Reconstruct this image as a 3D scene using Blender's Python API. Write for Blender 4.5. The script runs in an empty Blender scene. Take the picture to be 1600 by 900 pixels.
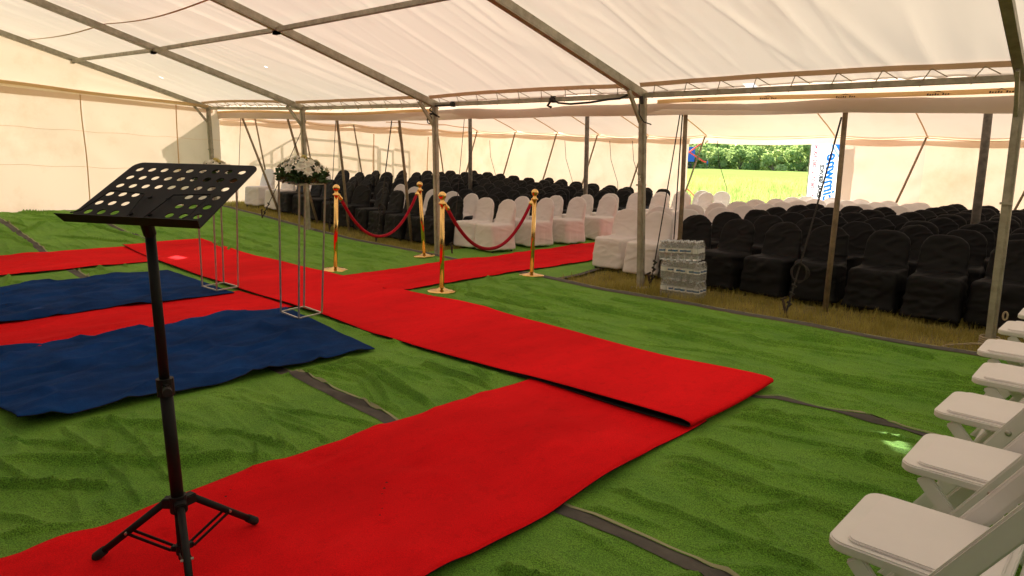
import bpy, bmesh, math, random
import numpy as np
from mathutils import Vector, Matrix, Euler

random.seed(7)
RNG = np.random.default_rng(11)
SC = bpy.context.scene
COL = SC.collection

# ------------------------------------------------------------------ camera, sky, sun, exposure
CAM_H = 1.5
def camera_axes(focal=1085., y_h=246., slope=.024, vx=-450.):
    """axes of the place: X runs along the tent's eave, Y out through the seating, Z up"""
    roll = math.atan(slope)
    n = np.array([math.sin(roll), -math.cos(roll)])
    dist = float(np.array([0., y_h - 450.]) @ n)
    fwd = np.array([n[0]*dist, n[1]*dist, focal]); fwd /= np.linalg.norm(fwd)
    right = np.array([math.cos(roll), math.sin(roll), 0.])
    up = np.cross(right, fwd)
    if up[1] > 0: up = -up
    m = np.array([vx - 800., y_h + slope*(vx - 800.) - 450., focal]); m /= np.linalg.norm(m)
    x = -m; y = np.cross(up, x)
    return np.array([x, y, up])
AX = camera_axes()
cd = bpy.data.cameras.new('camera'); cam = bpy.data.objects.new('camera', cd); COL.objects.link(cam)
cd.sensor_width = 36.; cd.lens = 1085./1600.*36.; cd.clip_start = .05; cd.clip_end = 3000.
M = Matrix.Identity(4)
for r in range(3):
    M[r][0] = AX[r, 0]; M[r][1] = -AX[r, 1]; M[r][2] = -AX[r, 2]
M[2][3] = CAM_H
cam.matrix_world = M
SC.camera = cam

TO_SUN = Vector((-1.0, 1.38, .94)).normalized()
world = bpy.data.worlds.new('World'); SC.world = world; world.use_nodes = True
wn = world.node_tree.nodes; wl = world.node_tree.links
bg = wn['Background']; sky = wn.new('ShaderNodeTexSky'); sky.sky_type = 'NISHITA'
sky.sun_disc = False
sky.sun_elevation = math.asin(TO_SUN.z); sky.sun_rotation = math.atan2(TO_SUN.x, TO_SUN.y)
wl.new(sky.outputs[0], bg.inputs[0]); bg.inputs[1].default_value = .15
sd = bpy.data.lights.new('sun', 'SUN'); sd.energy = 4.6; sd.angle = math.radians(.55); sd.color = (1., .96, .91)
sun = bpy.data.objects.new('sun', sd); COL.objects.link(sun)
sun.rotation_euler = (-TO_SUN).to_track_quat('-Z', 'Y').to_euler()
sun.location = (-20, 25, 20)
SC.view_settings.view_transform = 'Standard'; SC.view_settings.look = 'None'
SC.view_settings.gamma = 1.; SC.view_settings.use_curve_mapping = False
SC.view_settings.exposure = 1.78
SC.cycles.max_bounces = 10; SC.cycles.diffuse_bounces = 6; SC.cycles.transparent_max_bounces = 24
SC.cycles.transmission_bounces = 8; SC.cycles.glossy_bounces = 4
SC.cycles.use_denoising = True
SC.cycles.sample_clamp_indirect = 6.

# ------------------------------------------------------------------ noise and shape helpers
def _hash(ix, iy, seed):
    n = (ix.astype(np.int64)*374761393 + iy.astype(np.int64)*668265263 + seed*1442695041) & 0x7fffffff
    n = ((n ^ (n >> 13))*1274126177) & 0x7fffffff
    return ((n ^ (n >> 16)) & 0xffff)/65535.
def vnoise(x, y, seed=0):
    x = np.asarray(x, float); y = np.asarray(y, float)
    ix = np.floor(x); iy = np.floor(y); fx = x-ix; fy = y-iy
    fx = fx*fx*(3-2*fx); fy = fy*fy*(3-2*fy)
    a = _hash(ix, iy, seed); b = _hash(ix+1, iy, seed); c = _hash(ix, iy+1, seed); d = _hash(ix+1, iy+1, seed)
    return (a*(1-fx)+b*fx)*(1-fy)+(c*(1-fx)+d*fx)*fy - .5
def fbm(x, y, seed=0, oct=3):
    s = 0; a = 1.
    for k in range(oct):
        s = s + a*vnoise(x*2**k, y*2**k, seed+17*k); a *= .5
    return s
def sstep(t):
    t = np.clip(t, 0, 1); return t*t*(3-2*t)
def gz(x, y=0):
    """the field rises gently towards the closed gable end"""
    return .30*sstep((-np.asarray(x, float)-9.)/6.5)
def g1(x): return float(gz(x))

class MB:
    """collects shapes into one mesh"""
    def __init__(s): s.v = []; s.f = []; s.mi = []
    def add(s, verts, faces, mi=0):
        o = len(s.v); s.v.extend([tuple(map(float, p)) for p in verts])
        s.f.extend([tuple(i+o for i in f) for f in faces]); s.mi.extend([mi]*len(faces)); return s
    def box(s, c, size, rot=None, mi=0, bevel=0.):
        bm = bmesh.new(); bmesh.ops.create_cube(bm, size=1.)
        for v in bm.verts: v.co = Vector((v.co.x*size[0], v.co.y*size[1], v.co.z*size[2]))
        if bevel > 0: bmesh.ops.bevel(bm, geom=list(bm.edges), offset=bevel, segments=2, affect='EDGES')
        R = rot if rot is not None else Matrix.Identity(3)
        bm.verts.index_update()
        s.add([R @ v.co + Vector(c) for v in bm.verts], [[v.index for v in f.verts] for f in bm.faces], mi); bm.free(); return s
    def bar(s, a, b, w, h, mi=0, up=(0, 0, 1), bevel=0.):
        a = Vector(a); b = Vector(b); d = (b-a); L = d.length; d.normalize()
        u = Vector(up); sd_ = d.cross(u)
        if sd_.length < 1e-4: sd_ = d.cross(Vector((1, 0, 0)))
        sd_.normalize(); u = sd_.cross(d)
        R = Matrix((d, sd_, u)).transposed()
        return s.box((a+b)/2, (L, w, h), R, mi, bevel)
    def tube(s, pts, r, n=8, mi=0, cap=True):
        pts = [Vector(p) for p in pts]; rs = r if hasattr(r, '__len__') else [r]*len(pts)
        rings = []; prev = None
        for i, p in enumerate(pts):
            d = (pts[min(i+1, len(pts)-1)]-pts[max(i-1, 0)]).normalized()
            if prev is None:
                u = d.orthogonal().normalized()
            else:
                u = prev - d*prev.dot(d)
                u = u.normalized() if u.length > 1e-6 else d.orthogonal().normalized()
            prev = u; w = d.cross(u)
            rings.append([p+(u*math.cos(t)+w*math.sin(t))*rs[i] for t in [2*math.pi*k/n for k in range(n)]])
        v = [q for rg in rings for q in rg]; f = []
        for i in range(len(pts)-1):
            for k in range(n):
                f.append((i*n+k, i*n+(k+1) % n, (i+1)*n+(k+1) % n, (i+1)*n+k))
        if cap:
            f.append(tuple(range(n-1, -1, -1))); f.append(tuple((len(pts)-1)*n+k for k in range(n)))
        return s.add(v, f, mi)
    def lathe(s, prof, n=20, c=(0, 0, 0), mi=0):
        v = []; f = []
        for (r, z) in prof:
            for k in range(n):
                t = 2*math.pi*k/n; v.append((c[0]+r*math.cos(t), c[1]+r*math.sin(t), c[2]+z))
        for i in range(len(prof)-1):
            for k in range(n): f.append((i*n+k, i*n+(k+1) % n, (i+1)*n+(k+1) % n, (i+1)*n+k))
        f.append(tuple(range(n-1, -1, -1))); f.append(tuple((len(prof)-1)*n+k for k in range(n)))
        return s.add(v, f, mi)
    def mesh(s, name, mats, smooth=False):
        me = bpy.data.meshes.new(name); me.from_pydata(s.v, [], s.f)
        mats = mats if isinstance(mats, (list, tuple)) else [mats]
        for m in mats: me.materials.append(m)
        me.polygons.foreach_set('material_index', s.mi)
        if smooth: me.polygons.foreach_set('use_smooth', [True]*len(me.polygons))
        me.update(); return me
    def build(s, name, mats, parent=None, smooth=False):
        return link(name, s.mesh(name, mats, smooth), parent)

def link(name, me, parent=None, loc=None):
    o = bpy.data.objects.new(name, me); COL.objects.link(o)
    if parent is not None: o.parent = parent
    if loc is not None: o.location = loc
    return o
def tag(o, label=None, cat=None, group=None, kind=None):
    if label: o['label'] = label
    if cat: o['category'] = cat
    if group: o['group'] = group
    if kind: o['kind'] = kind
    return o
def empty(name, loc=(0, 0, 0), rz=0., rot=None):
    o = bpy.data.objects.new(name, None); COL.objects.link(o); o.location = loc
    o.rotation_euler = rot if rot is not None else (0, 0, rz); o.empty_display_size = .1
    return o
def np_mesh(name, V, F, mat, smooth=True):
    me = bpy.data.meshes.new(name); V = np.asarray(V, float); F = np.asarray(F, np.int32)
    k = F.shape[1]
    me.vertices.add(len(V)); me.vertices.foreach_set('co', V.ravel())
    me.loops.add(F.size); me.loops.foreach_set('vertex_index', F.ravel())
    me.polygons.add(len(F)); me.polygons.foreach_set('loop_start', np.arange(0, F.size, k))
    me.polygons.foreach_set('loop_total', np.full(len(F), k))
    if smooth: me.polygons.foreach_set('use_smooth', np.ones(len(F), bool))
    for m in (mat if isinstance(mat, (list, tuple)) else [mat]): me.materials.append(m)
    me.update(calc_edges=True); me.validate(); return me
def grid_faces(nu, nv, off=0):
    i, j = np.meshgrid(np.arange(nu-1), np.arange(nv-1), indexing='ij'); a = (i*nv+j).ravel()+off
    return np.stack([a, a+nv, a+nv+1, a+1], 1)
def sheet(name, us, vs, fn, mat, parent=None, hole=None):
    """a cloth sheet: fn(U,V) gives x, y, z"""
    U, V = np.meshgrid(us, vs, indexing='ij'); x, y, z = fn(U, V)
    F = grid_faces(len(us), len(vs))
    P = np.stack([x.ravel(), y.ravel(), z.ravel()], 1)
    if hole is not None:
        F = F[~hole(P[F].mean(1))]
    return link(name, np_mesh(name, P, F, mat), parent)

# ------------------------------------------------------------------ materials
def mat(name, col, rough=.6, metal=0., noise=0., nscale=20., col2=None, bump=0., bscale=200., spec=.5, sheen=0., coat=0.):
    m = bpy.data.materials.new(name); m.use_nodes = True; nt = m.node_tree; b = nt.nodes['Principled BSDF']
    b.inputs['Roughness'].default_value = rough; b.inputs['Metallic'].default_value = metal
    b.inputs['Specular IOR Level'].default_value = spec
    b.inputs['Sheen Weight'].default_value = sheen; b.inputs['Coat Weight'].default_value = coat
    b.inputs['Base Color'].default_value = (*col, 1)
    tc = nt.nodes.new('ShaderNodeTexCoord')
    if col2 is not None or noise > 0:
        n = nt.nodes.new('ShaderNodeTexNoise'); n.inputs['Scale'].default_value = nscale; n.inputs['Detail'].default_value = 6
        n.inputs['Roughness'].default_value = .65
        nt.links.new(tc.outputs['Object'], n.inputs['Vector'])
        cr = nt.nodes.new('ShaderNodeValToRGB'); e = cr.color_ramp.elements
        c2 = col2 if col2 is not None else tuple(c*(1-noise) for c in col)
        e[0].position = .32; e[1].position = .68; e[0].color = (*c2, 1); e[1].color = (*col, 1)
        nt.links.new(n.outputs['Fac'], cr.inputs['Fac']); nt.links.new(cr.outputs['Color'], b.inputs['Base Color'])
    if bump > 0:
        n2 = nt.nodes.new('ShaderNodeTexNoise'); n2.inputs['Scale'].default_value = bscale; n2.inputs['Detail'].default_value = 4
        nt.links.new(tc.outputs['Object'], n2.inputs['Vector'])
        bp = nt.nodes.new('ShaderNodeBump'); bp.inputs['Strength'].default_value = bump; bp.inputs['Distance'].default_value = .01
        nt.links.new(n2.outputs['Fac'], bp.inputs['Height']); nt.links.new(bp.outputs['Normal'], b.inputs['Normal'])
    return m
def canvas(name, refl, trans, fac=.5, stain=.12, stain_col=(.45, .30, .15), wscale=(1, 1, 1)):
    m = bpy.data.materials.new(name); m.use_nodes = True; nt = m.node_tree; N = nt.nodes; L = nt.links
    N.remove(N['Principled BSDF']); out = N['Material Output']
    d = N.new('ShaderNodeBsdfDiffuse'); t = N.new('ShaderNodeBsdfTranslucent'); mx = N.new('ShaderNodeMixShader')
    mx.inputs[0].default_value = fac
    tc = N.new('ShaderNodeTexCoord'); mp = N.new('ShaderNodeMapping'); mp.inputs['Scale'].default_value = wscale
    L.new(tc.outputs['Object'], mp.inputs['Vector'])
    n = N.new('ShaderNodeTexNoise'); n.inputs['Scale'].default_value = .9; n.inputs['Detail'].default_value = 8; n.inputs['Roughness'].default_value = .7
    L.new(mp.outputs['Vector'], n.inputs['Vector'])
    cr = N.new('ShaderNodeValToRGB'); cr.color_ramp.elements[0].position = .50; cr.color_ramp.elements[1].position = .80
    cr.color_ramp.elements[0].color = (0, 0, 0, 1); cr.color_ramp.elements[1].color = (stain*2, stain*2, stain*2, 1)
    L.new(n.outputs['Fac'], cr.inputs['Fac'])
    n3 = N.new('ShaderNodeTexNoise'); n3.inputs['Scale'].default_value = 60; n3.inputs['Detail'].default_value = 3
    L.new(tc.outputs['Object'], n3.inputs['Vector'])
    bp = N.new('ShaderNodeBump'); bp.inputs['Strength'].default_value = .06; bp.inputs['Distance'].default_value = .01
    L.new(n3.outputs['Fac'], bp.inputs['Height']); L.new(bp.outputs['Normal'], d.inputs['Normal'])
    for sh, c in ((d, refl), (t, trans)):
        mc = N.new('ShaderNodeMix'); mc.data_type = 'RGBA'
        mc.inputs['A'].default_value = (*c, 1); mc.inputs['B'].default_value = (c[0]*.7, c[1]*.55, c[2]*.38, 1)
        L.new(cr.outputs['Color'], mc.inputs['Factor']); L.new(mc.outputs['Result'], sh.inputs['Color'])
    L.new(d.outputs[0], mx.inputs[1]); L.new(t.outputs[0], mx.inputs[2]); L.new(mx.outputs[0], out.inputs['Surface'])
    return m

M_roof = canvas('roof_canvas', (.76, .70, .60), (.82, .66, .48), .20, .11, wscale=(1, .25, 1))
M_wall = canvas('wall_canvas', (.80, .715, .61), (.90, .665, .48), .205, .26)
M_wallp = canvas('wall_canvas_pink', (.78, .65, .56), (.84, .55, .42), .25, .08)
M_val = canvas('valance_canvas', (.78, .68, .56), (.74, .55, .38), .42, .12)
M_tape = canvas('hem_tape', (.66, .48, .27), (.66, .44, .20), .35, .3)
M_dark = mat('unseen_dark_lining', (.055, .06, .05), .9, noise=.2, nscale=3)  # dark tone assumed for unseen tent walls, to cut fill light from behind
M_hem = canvas('hem_band', (.60, .44, .30), (.55, .36, .22), .30, .1)
M_seam = mat('seam_band', (.72, .46, .24), .8)
M_galv = mat('galvanised_steel', (.50, .46, .36), .5, .25, col2=(.30, .27, .20), nscale=9, bump=.08, bscale=60)
M_wood = mat('weathered_wood', (.33, .24, .14), .8, col2=(.17, .125, .08), nscale=14, bump=.3, bscale=80)
M_gpole = mat('grey_pole', (.33, .29, .24), .75, col2=(.16, .14, .115), nscale=12, bump=.2, bscale=70)
M_rope = mat('dark_rope', (.05, .042, .035), .9, col2=(.02, .017, .015), nscale=60)
M_cord = mat('pale_cord', (.42, .34, .22), .9)
M_strap = mat('black_strap', (.025, .023, .02), .8)
M_rust = mat('rusty_peg', (.10, .06, .035), .8, .3, col2=(.04, .03, .025), nscale=30)
M_red = mat('red_carpet', (.98, .011, .016), .95, col2=(.95, .009, .014), nscale=2.2, bump=.25, bscale=420, spec=.05, sheen=.0)
M_redback = mat('carpet_backing', (.022, .018, .018), .95, spec=.1)
M_blue = mat('blue_carpet', (.011, .062, .24), .95, col2=(.007, .034, .135), nscale=3., bump=.3, bscale=380, spec=.05)
M_strip = mat('turf_backing', (.095, .085, .072), .9, col2=(.065, .058, .05), nscale=12, bump=.2, bscale=150)
M_stitch = mat('edge_stitch', (.30, .30, .16), .9)
M_gold = mat('polished_brass', (.95, .62, .22), .16, 1., noise=.15, nscale=14)
M_velvet = mat('red_velvet', (.42, .004, .022), .85, noise=.3, nscale=40, sheen=.08, spec=.15)
M_bcloth = mat('black_cloth', (.0075, .007, .007), .66, noise=.25, nscale=6, bump=.12, bscale=300, sheen=.0, spec=.22)
M_wcloth = mat('white_cloth', (.80, .76, .74), .85, col2=(.76, .71, .68), nscale=4, bump=.12, bscale=300, spec=.2)
M_leg = mat('chair_leg_plastic', (.03, .03, .03), .5)
M_resin = mat('white_resin', (.78, .75, .73), .42, noise=.05, nscale=6, bump=.03, bscale=250)
M_pad = mat('white_vinyl_pad', (.80, .755, .745), .5, noise=.04, nscale=5, bump=.05, bscale=300)
M_black = mat('black_powder_coat', (.013, .0125, .0125), .55, noise=.2, nscale=30, bump=.04, bscale=500, spec=.2)
M_rubber = mat('black_rubber', (.012, .012, .012), .8)
M_steel = mat('bare_steel', (.72, .67, .60), .35, .7, noise=.3, nscale=25)
M_leaf = mat('dark_leaf', (.035, .085, .022), .6, col2=(.08, .15, .04), nscale=25)
M_petal = mat('white_petal', (.86, .83, .70), .6, noise=.05)
M_cream = mat('cream_petal', (.86, .76, .34), .6, noise=.1)
M_bolt = mat('zinc_bolt', (.5, .48, .42), .35, .9)
M_mark = mat('print_mark', (.035, .022, .03), .8)
M_numpaint = mat('white_paint_mark', (.75, .73, .68), .7)
M_rail = mat('white_steel_rail', (.75, .75, .74), .5)
M_field = mat('field_grass', (.30, .36, .085), 1., col2=(.24, .31, .065), nscale=.35, bump=.6, bscale=3., spec=0.)
M_ground = mat('dry_ground', (.26, .21, .08), .95, col2=(.15, .13, .045), nscale=7, bump=.5, bscale=60, spec=.1)

def turf_material():
    m = bpy.data.materials.new('artificial_turf'); m.use_nodes = True; nt = m.node_tree; N = nt.nodes; L = nt.links
    b = N['Principled BSDF']; b.inputs['Roughness'].default_value = .8; b.inputs['Specular IOR Level'].default_value = .18
    b.inputs['Sheen Weight'].default_value = .15; b.inputs['Sheen Tint'].default_value = (.6, .9, .3, 1)
    tc = N.new('ShaderNodeTexCoord')
    def nz(s, d, r=.6):
        n = N.new('ShaderNodeTexNoise'); n.inputs['Scale'].default_value = s; n.inputs['Detail'].default_value = d; n.inputs['Roughness'].default_value = r
        L.new(tc.outputs['Object'], n.inputs['Vector']); return n
    a = nz(2.2, 6, .7); f = nz(180, 3, .75); g = nz(45, 3)
    r1 = N.new('ShaderNodeValToRGB'); e = r1.color_ramp.elements; e[0].position = .3; e[1].position = .7
    e[0].color = (.130, .350, .030, 1); e[1].color = (.240, .500, .050, 1); L.new(a.outputs['Fac'], r1.inputs['Fac'])
    r2 = N.new('ShaderNodeValToRGB'); e = r2.color_ramp.elements; e[0].position = .38; e[1].position = .60
    e[0].color = (.16, .17, .15, 1); e[1].color = (1.2, 1.2, 1.15, 1)
    L.new(f.outputs['Fac'], r2.inputs['Fac'])
    mx = N.new('ShaderNodeMix'); mx.data_type = 'RGBA'; mx.blend_type = 'MULTIPLY'; mx.inputs['Factor'].default_value = .85
    L.new(r1.outputs['Color'], mx.inputs['A']); L.new(r2.outputs['Color'], mx.inputs['B']); L.new(mx.outputs['Result'], b.inputs['Base Color'])
    ad = N.new('ShaderNodeMath'); ad.operation = 'ADD'; L.new(f.outputs['Fac'], ad.inputs[0]); L.new(g.outputs['Fac'], ad.inputs[1])
    bp = N.new('ShaderNodeBump'); bp.inputs['Strength'].default_value = .8; bp.inputs['Distance'].default_value = .012
    L.new(ad.outputs[0], bp.inputs['Height']); L.new(bp.outputs['Normal'], b.inputs['Normal'])
    return m
M_turf = turf_material()
def carpet_wear(m, dark=.72):
    nt = m.node_tree; N = nt.nodes; L = nt.links; b = N['Principled BSDF']; src = b.inputs['Base Color'].links[0].from_socket
    tc = N.new('ShaderNodeTexCoord')
    for sc_, st, p0, p1, dk in ((1.1, (1, .35, 1), .30, .62, dark), (240., (1, 1, 1), .30, .62, .62), (14., (1, 1, 1), .22, .45, .80)):
        mp = N.new('ShaderNodeMapping'); mp.inputs['Scale'].default_value = st; L.new(tc.outputs['Object'], mp.inputs['Vector'])
        n = N.new('ShaderNodeTexNoise'); n.inputs['Scale'].default_value = sc_; n.inputs['Detail'].default_value = 5; n.inputs['Roughness'].default_value = .7
        L.new(mp.outputs['Vector'], n.inputs['Vector'])
        cr = N.new('ShaderNodeValToRGB'); e = cr.color_ramp.elements; e[0].position = p0; e[1].position = p1; e[0].color = (dk, dk, dk, 1); e[1].color = (1, 1, 1, 1)
        L.new(n.outputs['Fac'], cr.inputs['Fac'])
        mx = N.new('ShaderNodeMix'); mx.data_type = 'RGBA'; mx.blend_type = 'MULTIPLY'; mx.inputs['Factor'].default_value = 1.
        L.new(src, mx.inputs['A']); L.new(cr.outputs['Color'], mx.inputs['B']); src = mx.outputs['Result']
    L.new(src, b.inputs['Base Color'])
carpet_wear(M_red); carpet_wear(M_blue, .6)
def leaf_material(name, c1, c2, nscale):
    m = bpy.data.materials.new(name); m.use_nodes = True; nt = m.node_tree; N = nt.nodes; L = nt.links
    N.remove(N['Principled BSDF']); out = N['Material Output']
    tc = N.new('ShaderNodeTexCoord'); n = N.new('ShaderNodeTexNoise'); n.inputs['Scale'].default_value = nscale; n.inputs['Detail'].default_value = 3
    L.new(tc.outputs['Object'], n.inputs['Vector'])
    cr = N.new('ShaderNodeValToRGB'); e = cr.color_ramp.elements; e[0].position = .35; e[1].position = .65
    e[0].color = (*c1, 1); e[1].color = (*c2, 1); L.new(n.outputs['Fac'], cr.inputs['Fac'])
    d = N.new('ShaderNodeBsdfDiffuse'); t = N.new('ShaderNodeBsdfTranslucent'); mx = N.new('ShaderNodeMixShader'); mx.inputs[0].default_value = .55
    L.new(cr.outputs['Color'], d.inputs['Color']); L.new(cr.outputs['Color'], t.inputs['Color'])
    L.new(d.outputs[0], mx.inputs[1]); L.new(t.outputs[0], mx.inputs[2]); L.new(mx.outputs[0], out.inputs['Surface'])
    return m
M_bush = leaf_material('bush_leaf', (.38, .48, .15), (.58, .64, .24), .6)
M_bush2 = leaf_material('bush_leaf_dark', (.28, .40, .12), (.48, .56, .19), .6)
M_blade = leaf_material('dry_grass_blade', (.33, .29, .07), (.55, .47, .14), 3.)
M_blade2 = leaf_material('field_grass_blade', (.28, .34, .08), (.48, .52, .15), .8)
def film_material(name, clear, tint, rough=.15):
    m = bpy.data.materials.new(name); m.use_nodes = True; nt = m.node_tree; N = nt.nodes; L = nt.links
    b = N['Principled BSDF']; b.inputs['Base Color'].default_value = (*tint, 1); b.inputs['Roughness'].default_value = rough
    t = N.new('ShaderNodeBsdfTransparent'); mx = N.new('ShaderNodeMixShader'); mx.inputs[0].default_value = clear
    L.new(b.outputs[0], mx.inputs[1]); L.new(t.outputs[0], mx.inputs[2]); L.new(mx.outputs[0], N['Material Output'].inputs['Surface'])
    return m
M_film = film_material('shrink_film', .82, (.82, .80, .74), .12)
M_pet = bpy.data.materials.new('clear_bottle'); M_pet.use_nodes = True
_b = M_pet.node_tree.nodes['Principled BSDF']; _b.inputs['Base Color'].default_value = (.93, .96, .97, 1); _b.inputs['Roughness'].default_value = .06
_b.inputs['Transmission Weight'].default_value = .92; _b.inputs['IOR'].default_value = 1.25
M_label = mat('bottle_label', (.80, .80, .78), .5)
M_labelblue = mat('bottle_label_blue', (.01, .10, .26), .5)
M_cap = mat('bottle_cap', (.70, .74, .78), .5)

# ------------------------------------------------------------------ ground
def spread(lo, hi, a, b, step):
    mid = list(np.arange(a, b+1e-6, step)); out = []; s = step; x = a
    while x > lo: s *= 1.5; x -= s; out.append(x)
    up = []; s = step; x = b
    while x < hi: s *= 1.5; x += s; up.append(x)
    return np.array(out[::-1]+mid+up)
gx = spread(-900, 900, -20, 6, .5); gy = spread(-300, 1200, -5, 20, .5)
grd = sheet('ground', gx, gy, lambda U, V: (U, V, gz(U)-.014), M_field)
tag(grd, kind='structure')
# dry trampled soil under the seating tent
soil = sheet('trampled_ground', np.arange(-16.0, 3.01, .25), np.arange(-3.1, 16.01, .25), lambda U, V: (U, V, gz(U)-.003+.004*vnoise(U*2, V*2, 3)), M_ground)
tag(soil, kind='structure')

# ------------------------------------------------------------------ turf and carpets
def w_low(x, y): return .016*fbm(x*.9+3, y*.9, 5, 2)
def A_near(x): return np.interp(x, [-10.9, -6.9, -5.4, -4.5, -2.8, -1.6], [3.78, 3.56, 3.51, 3.42, 3.45, 3.38])
def A_far(x): return np.interp(x, [-10.9, -5.7, -4.6, -3.0, -2.3, -1.6], [4.95, 4.82, 4.86, 4.60, 4.50, 4.50])
RECTS = [(-2.88, -1.64, -2.5, 3.5), (-10.95, -9.5, -2.5, 3.8), (-8.75, -6.85, -2.5, 3.5), (-7.05, -5.9, -2.5, 3.5),
         (-5.98, -4.15, .9, 3.3), (-7.12, -5.85, 4.7, 13.5), (-10.9, -1.64, 3.5, 4.75)]
def cover_mask(x, y):
    m = np.ones_like(x)
    for (a, b, c, d) in RECTS:
        dx = np.maximum(np.maximum(a-x, x-b), 0); dy = np.maximum(np.maximum(c-y, y-d), 0)
        m = np.minimum(m, sstep(np.hypot(dx, dy)/.16))
    return m
RID = []
for k in range(620):
    x0 = random.uniform(-15, 1.2); y0 = random.uniform(-1, 7.2)
    near = x0 > -5.5
    ang = random.gauss(-.10 if y0 > 4.4 else .12, .28 if y0 > 4.4 else .40)
    RID.append((x0, y0, ang, random.uniform(.2, .9), random.uniform(.010, .032), random.uniform(.012, .038), random.choice((-1, 1))))
# long straight fold lines left by the rolls
for (x0, y0, ang, L_, w_, h_) in [(-1.2, 3.0, .02, 2.0, .028, .030), (-3.6, 2.75, -.06, 1.0, .035, .040), (-3.4, 1.15, .85, .7, .04, .035), (-3.9, 1.3, .5, .6, .05, .03),
                                  (-.9, 5.0, -.10, 1.2, .03, .030), (-3.6, 5.7, -.08, 1.5, .03, .022), (-2.2, 5.2, -.05, 1.1, .035, .026), (-2.6, 6.1, .05, 1.4, .03, .02),
                                  (-8.8, 6.1, -.1, 1.5, .03, .03), (-10.6, 6.0, .1, 1.5, .03, .03), (-12.5, 4.6, .1, 1.8, .03, .03)]:
    RID.append((x0, y0, ang, L_, w_, h_, 1))
for k in range(280):
    x0 = random.uniform(-6.5, 1.2); y0 = random.uniform(.2, 6.8)
    RID.append((x0, y0, random.gauss(-.08 if y0 > 4.4 else .15, .45), random.uniform(.10, .45), random.uniform(.008, .016), random.uniform(.006, .016), random.choice((-1, 1))))
CREASES = [[(-1.60, 2.52), (-1.17, 2.48), (-.70, 2.48)], [(-1.58, 3.0), (-1.19, 2.98), (-.60, 2.99)], [(-1.15, 4.66), (-.78, 4.46), (-.4, 4.37)], [(-2.9, 5.45), (-2.3, 5.32)],
           [(-4.1, 2.66), (-3.5, 2.74), (-2.8, 2.61)], [(-3.2, 3.06), (-2.8, 2.97)], [(-3.6, 3.17), (-2.8, 3.15)], [(-4.2, 1.04), (-3.53, 1.06), (-2.8, 1.0)], [(-4.1, 1.24), (-3.57, 1.25), (-3.1, 1.18)],
           [(-3.6, .6), (-3.2, .95)], [(-4.1, .8), (-3.6, 1.1)], [(-1.4, 4.85), (-.9, 4.95)], [(-4.1, 5.58), (-3.0, 5.64)], [(-2.1, 5.54), (-1.4, 5.67)], [(-5.2, 5.2), (-4.2, 5.25)], [(-1.05, 2.72), (-.86, 3.05)],
           [(-3.9, 1.95), (-3.37, 1.87), (-2.9, 1.94)], [(-1.5, 1.7), (-.9, 1.85)], [(-1.5, 3.6), (-1.0, 3.72), (-.5, 3.66)], [(-4.0, 6.2), (-3.1, 6.1)], [(-2.0, 6.25), (-1.0, 6.1)], [(-9.2, 6.2), (-8.2, 6.0), (-7.7, 6.1)], [(-11, 5.6), (-9.8, 5.5)], [(-13, 4.0), (-11.4, 4.2)]]
def ridged(a, b, seed): return np.clip(1-np.abs(fbm(a, b, seed, 2))*6., 0, 1)
def wrinkles(x, y):
    """sharp folds and creases of the loosely laid turf; x runs along the first axis when 2-D"""
    z = np.zeros_like(x); two = x.ndim == 2 and x.shape[0] > 2
    for (x0, y0, a, L_, w_, h_, sgn) in RID:
        if two:
            i0, i1 = np.searchsorted(x[:, 0], [x0-L_*1.5, x0+L_*1.5])
            if i1 <= i0 or y[i0:i1].min() > y0+L_*1.5 or y[i0:i1].max() < y0-L_*1.5: continue
            sl = slice(i0, i1)
        else: sl = slice(None)
        dx = x[sl]-x0; dy = y[sl]-y0
        t = dx*math.cos(a)+dy*math.sin(a); d = -dx*math.sin(a)+dy*math.cos(a) + .05*np.sin(t*4+x0*9)*min(1, L_*1.5)
        prof = np.where(d*sgn > 0, np.exp(-np.abs(d)/(w_*1.15)), np.exp(-(d/(w_*.55+.005))**2))
        en = np.exp(-(t/L_)**4*2.)
        z[sl] = np.maximum(z[sl], h_*prof*en)-.5*h_*en*np.exp(-((d+sgn*w_*1.5)/.012)**2)
    for q, pl_ in enumerate(CREASES):
        for (p0, p1) in zip(pl_[:-1], pl_[1:]):
            if two:
                i0, i1 = np.searchsorted(x[:, 0], [min(p0[0], p1[0])-.12, max(p0[0], p1[0])+.12])
                if i1 <= i0: continue
                sl = slice(i0, i1)
            else: sl = slice(None)
            X_, Y_ = x[sl], y[sl]; ex, ey = p1[0]-p0[0], p1[1]-p0[1]; tt = np.clip(((X_-p0[0])*ex+(Y_-p0[1])*ey)/(ex*ex+ey*ey), 0, 1)
            rx, ry = X_-p0[0]-tt*ex, Y_-p0[1]-tt*ey; dd = np.hypot(rx, ry); sg = np.sign(ry); hh = .022+.010*math.sin(q*2.3)
            z[sl] = np.maximum(z[sl], hh*np.where(sg > 0, np.exp(-dd/.028), np.exp(-(dd/.014)**2)))-.018*np.exp(-((dd-.022)/.012)**2)*(sg < 0)
    wx = .25*fbm(x*.9, y*.9, 12, 2)
    z = z+.007*ridged(x*.9+.35*y, y*3.6+wx*4, 13)*(.4+vnoise(x*.7, y*.7, 14)+.5)+.007*ridged(x*1.5-.5*y, y*5.5+x*.8, 15)
    return z+.006*np.abs(fbm(x*1.1, y*3.4, 9, 3))+.004*fbm(x*5, y*9, 4, 2)+.004
def turf_z(x, y): return gz(x)+w_low(x, y)+.022+1.6*np.maximum(wrinkles(x, y), -.013)*cover_mask(x, y)*np.clip((e_out(x)-.12-y)/.35, .12, 1)
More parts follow.
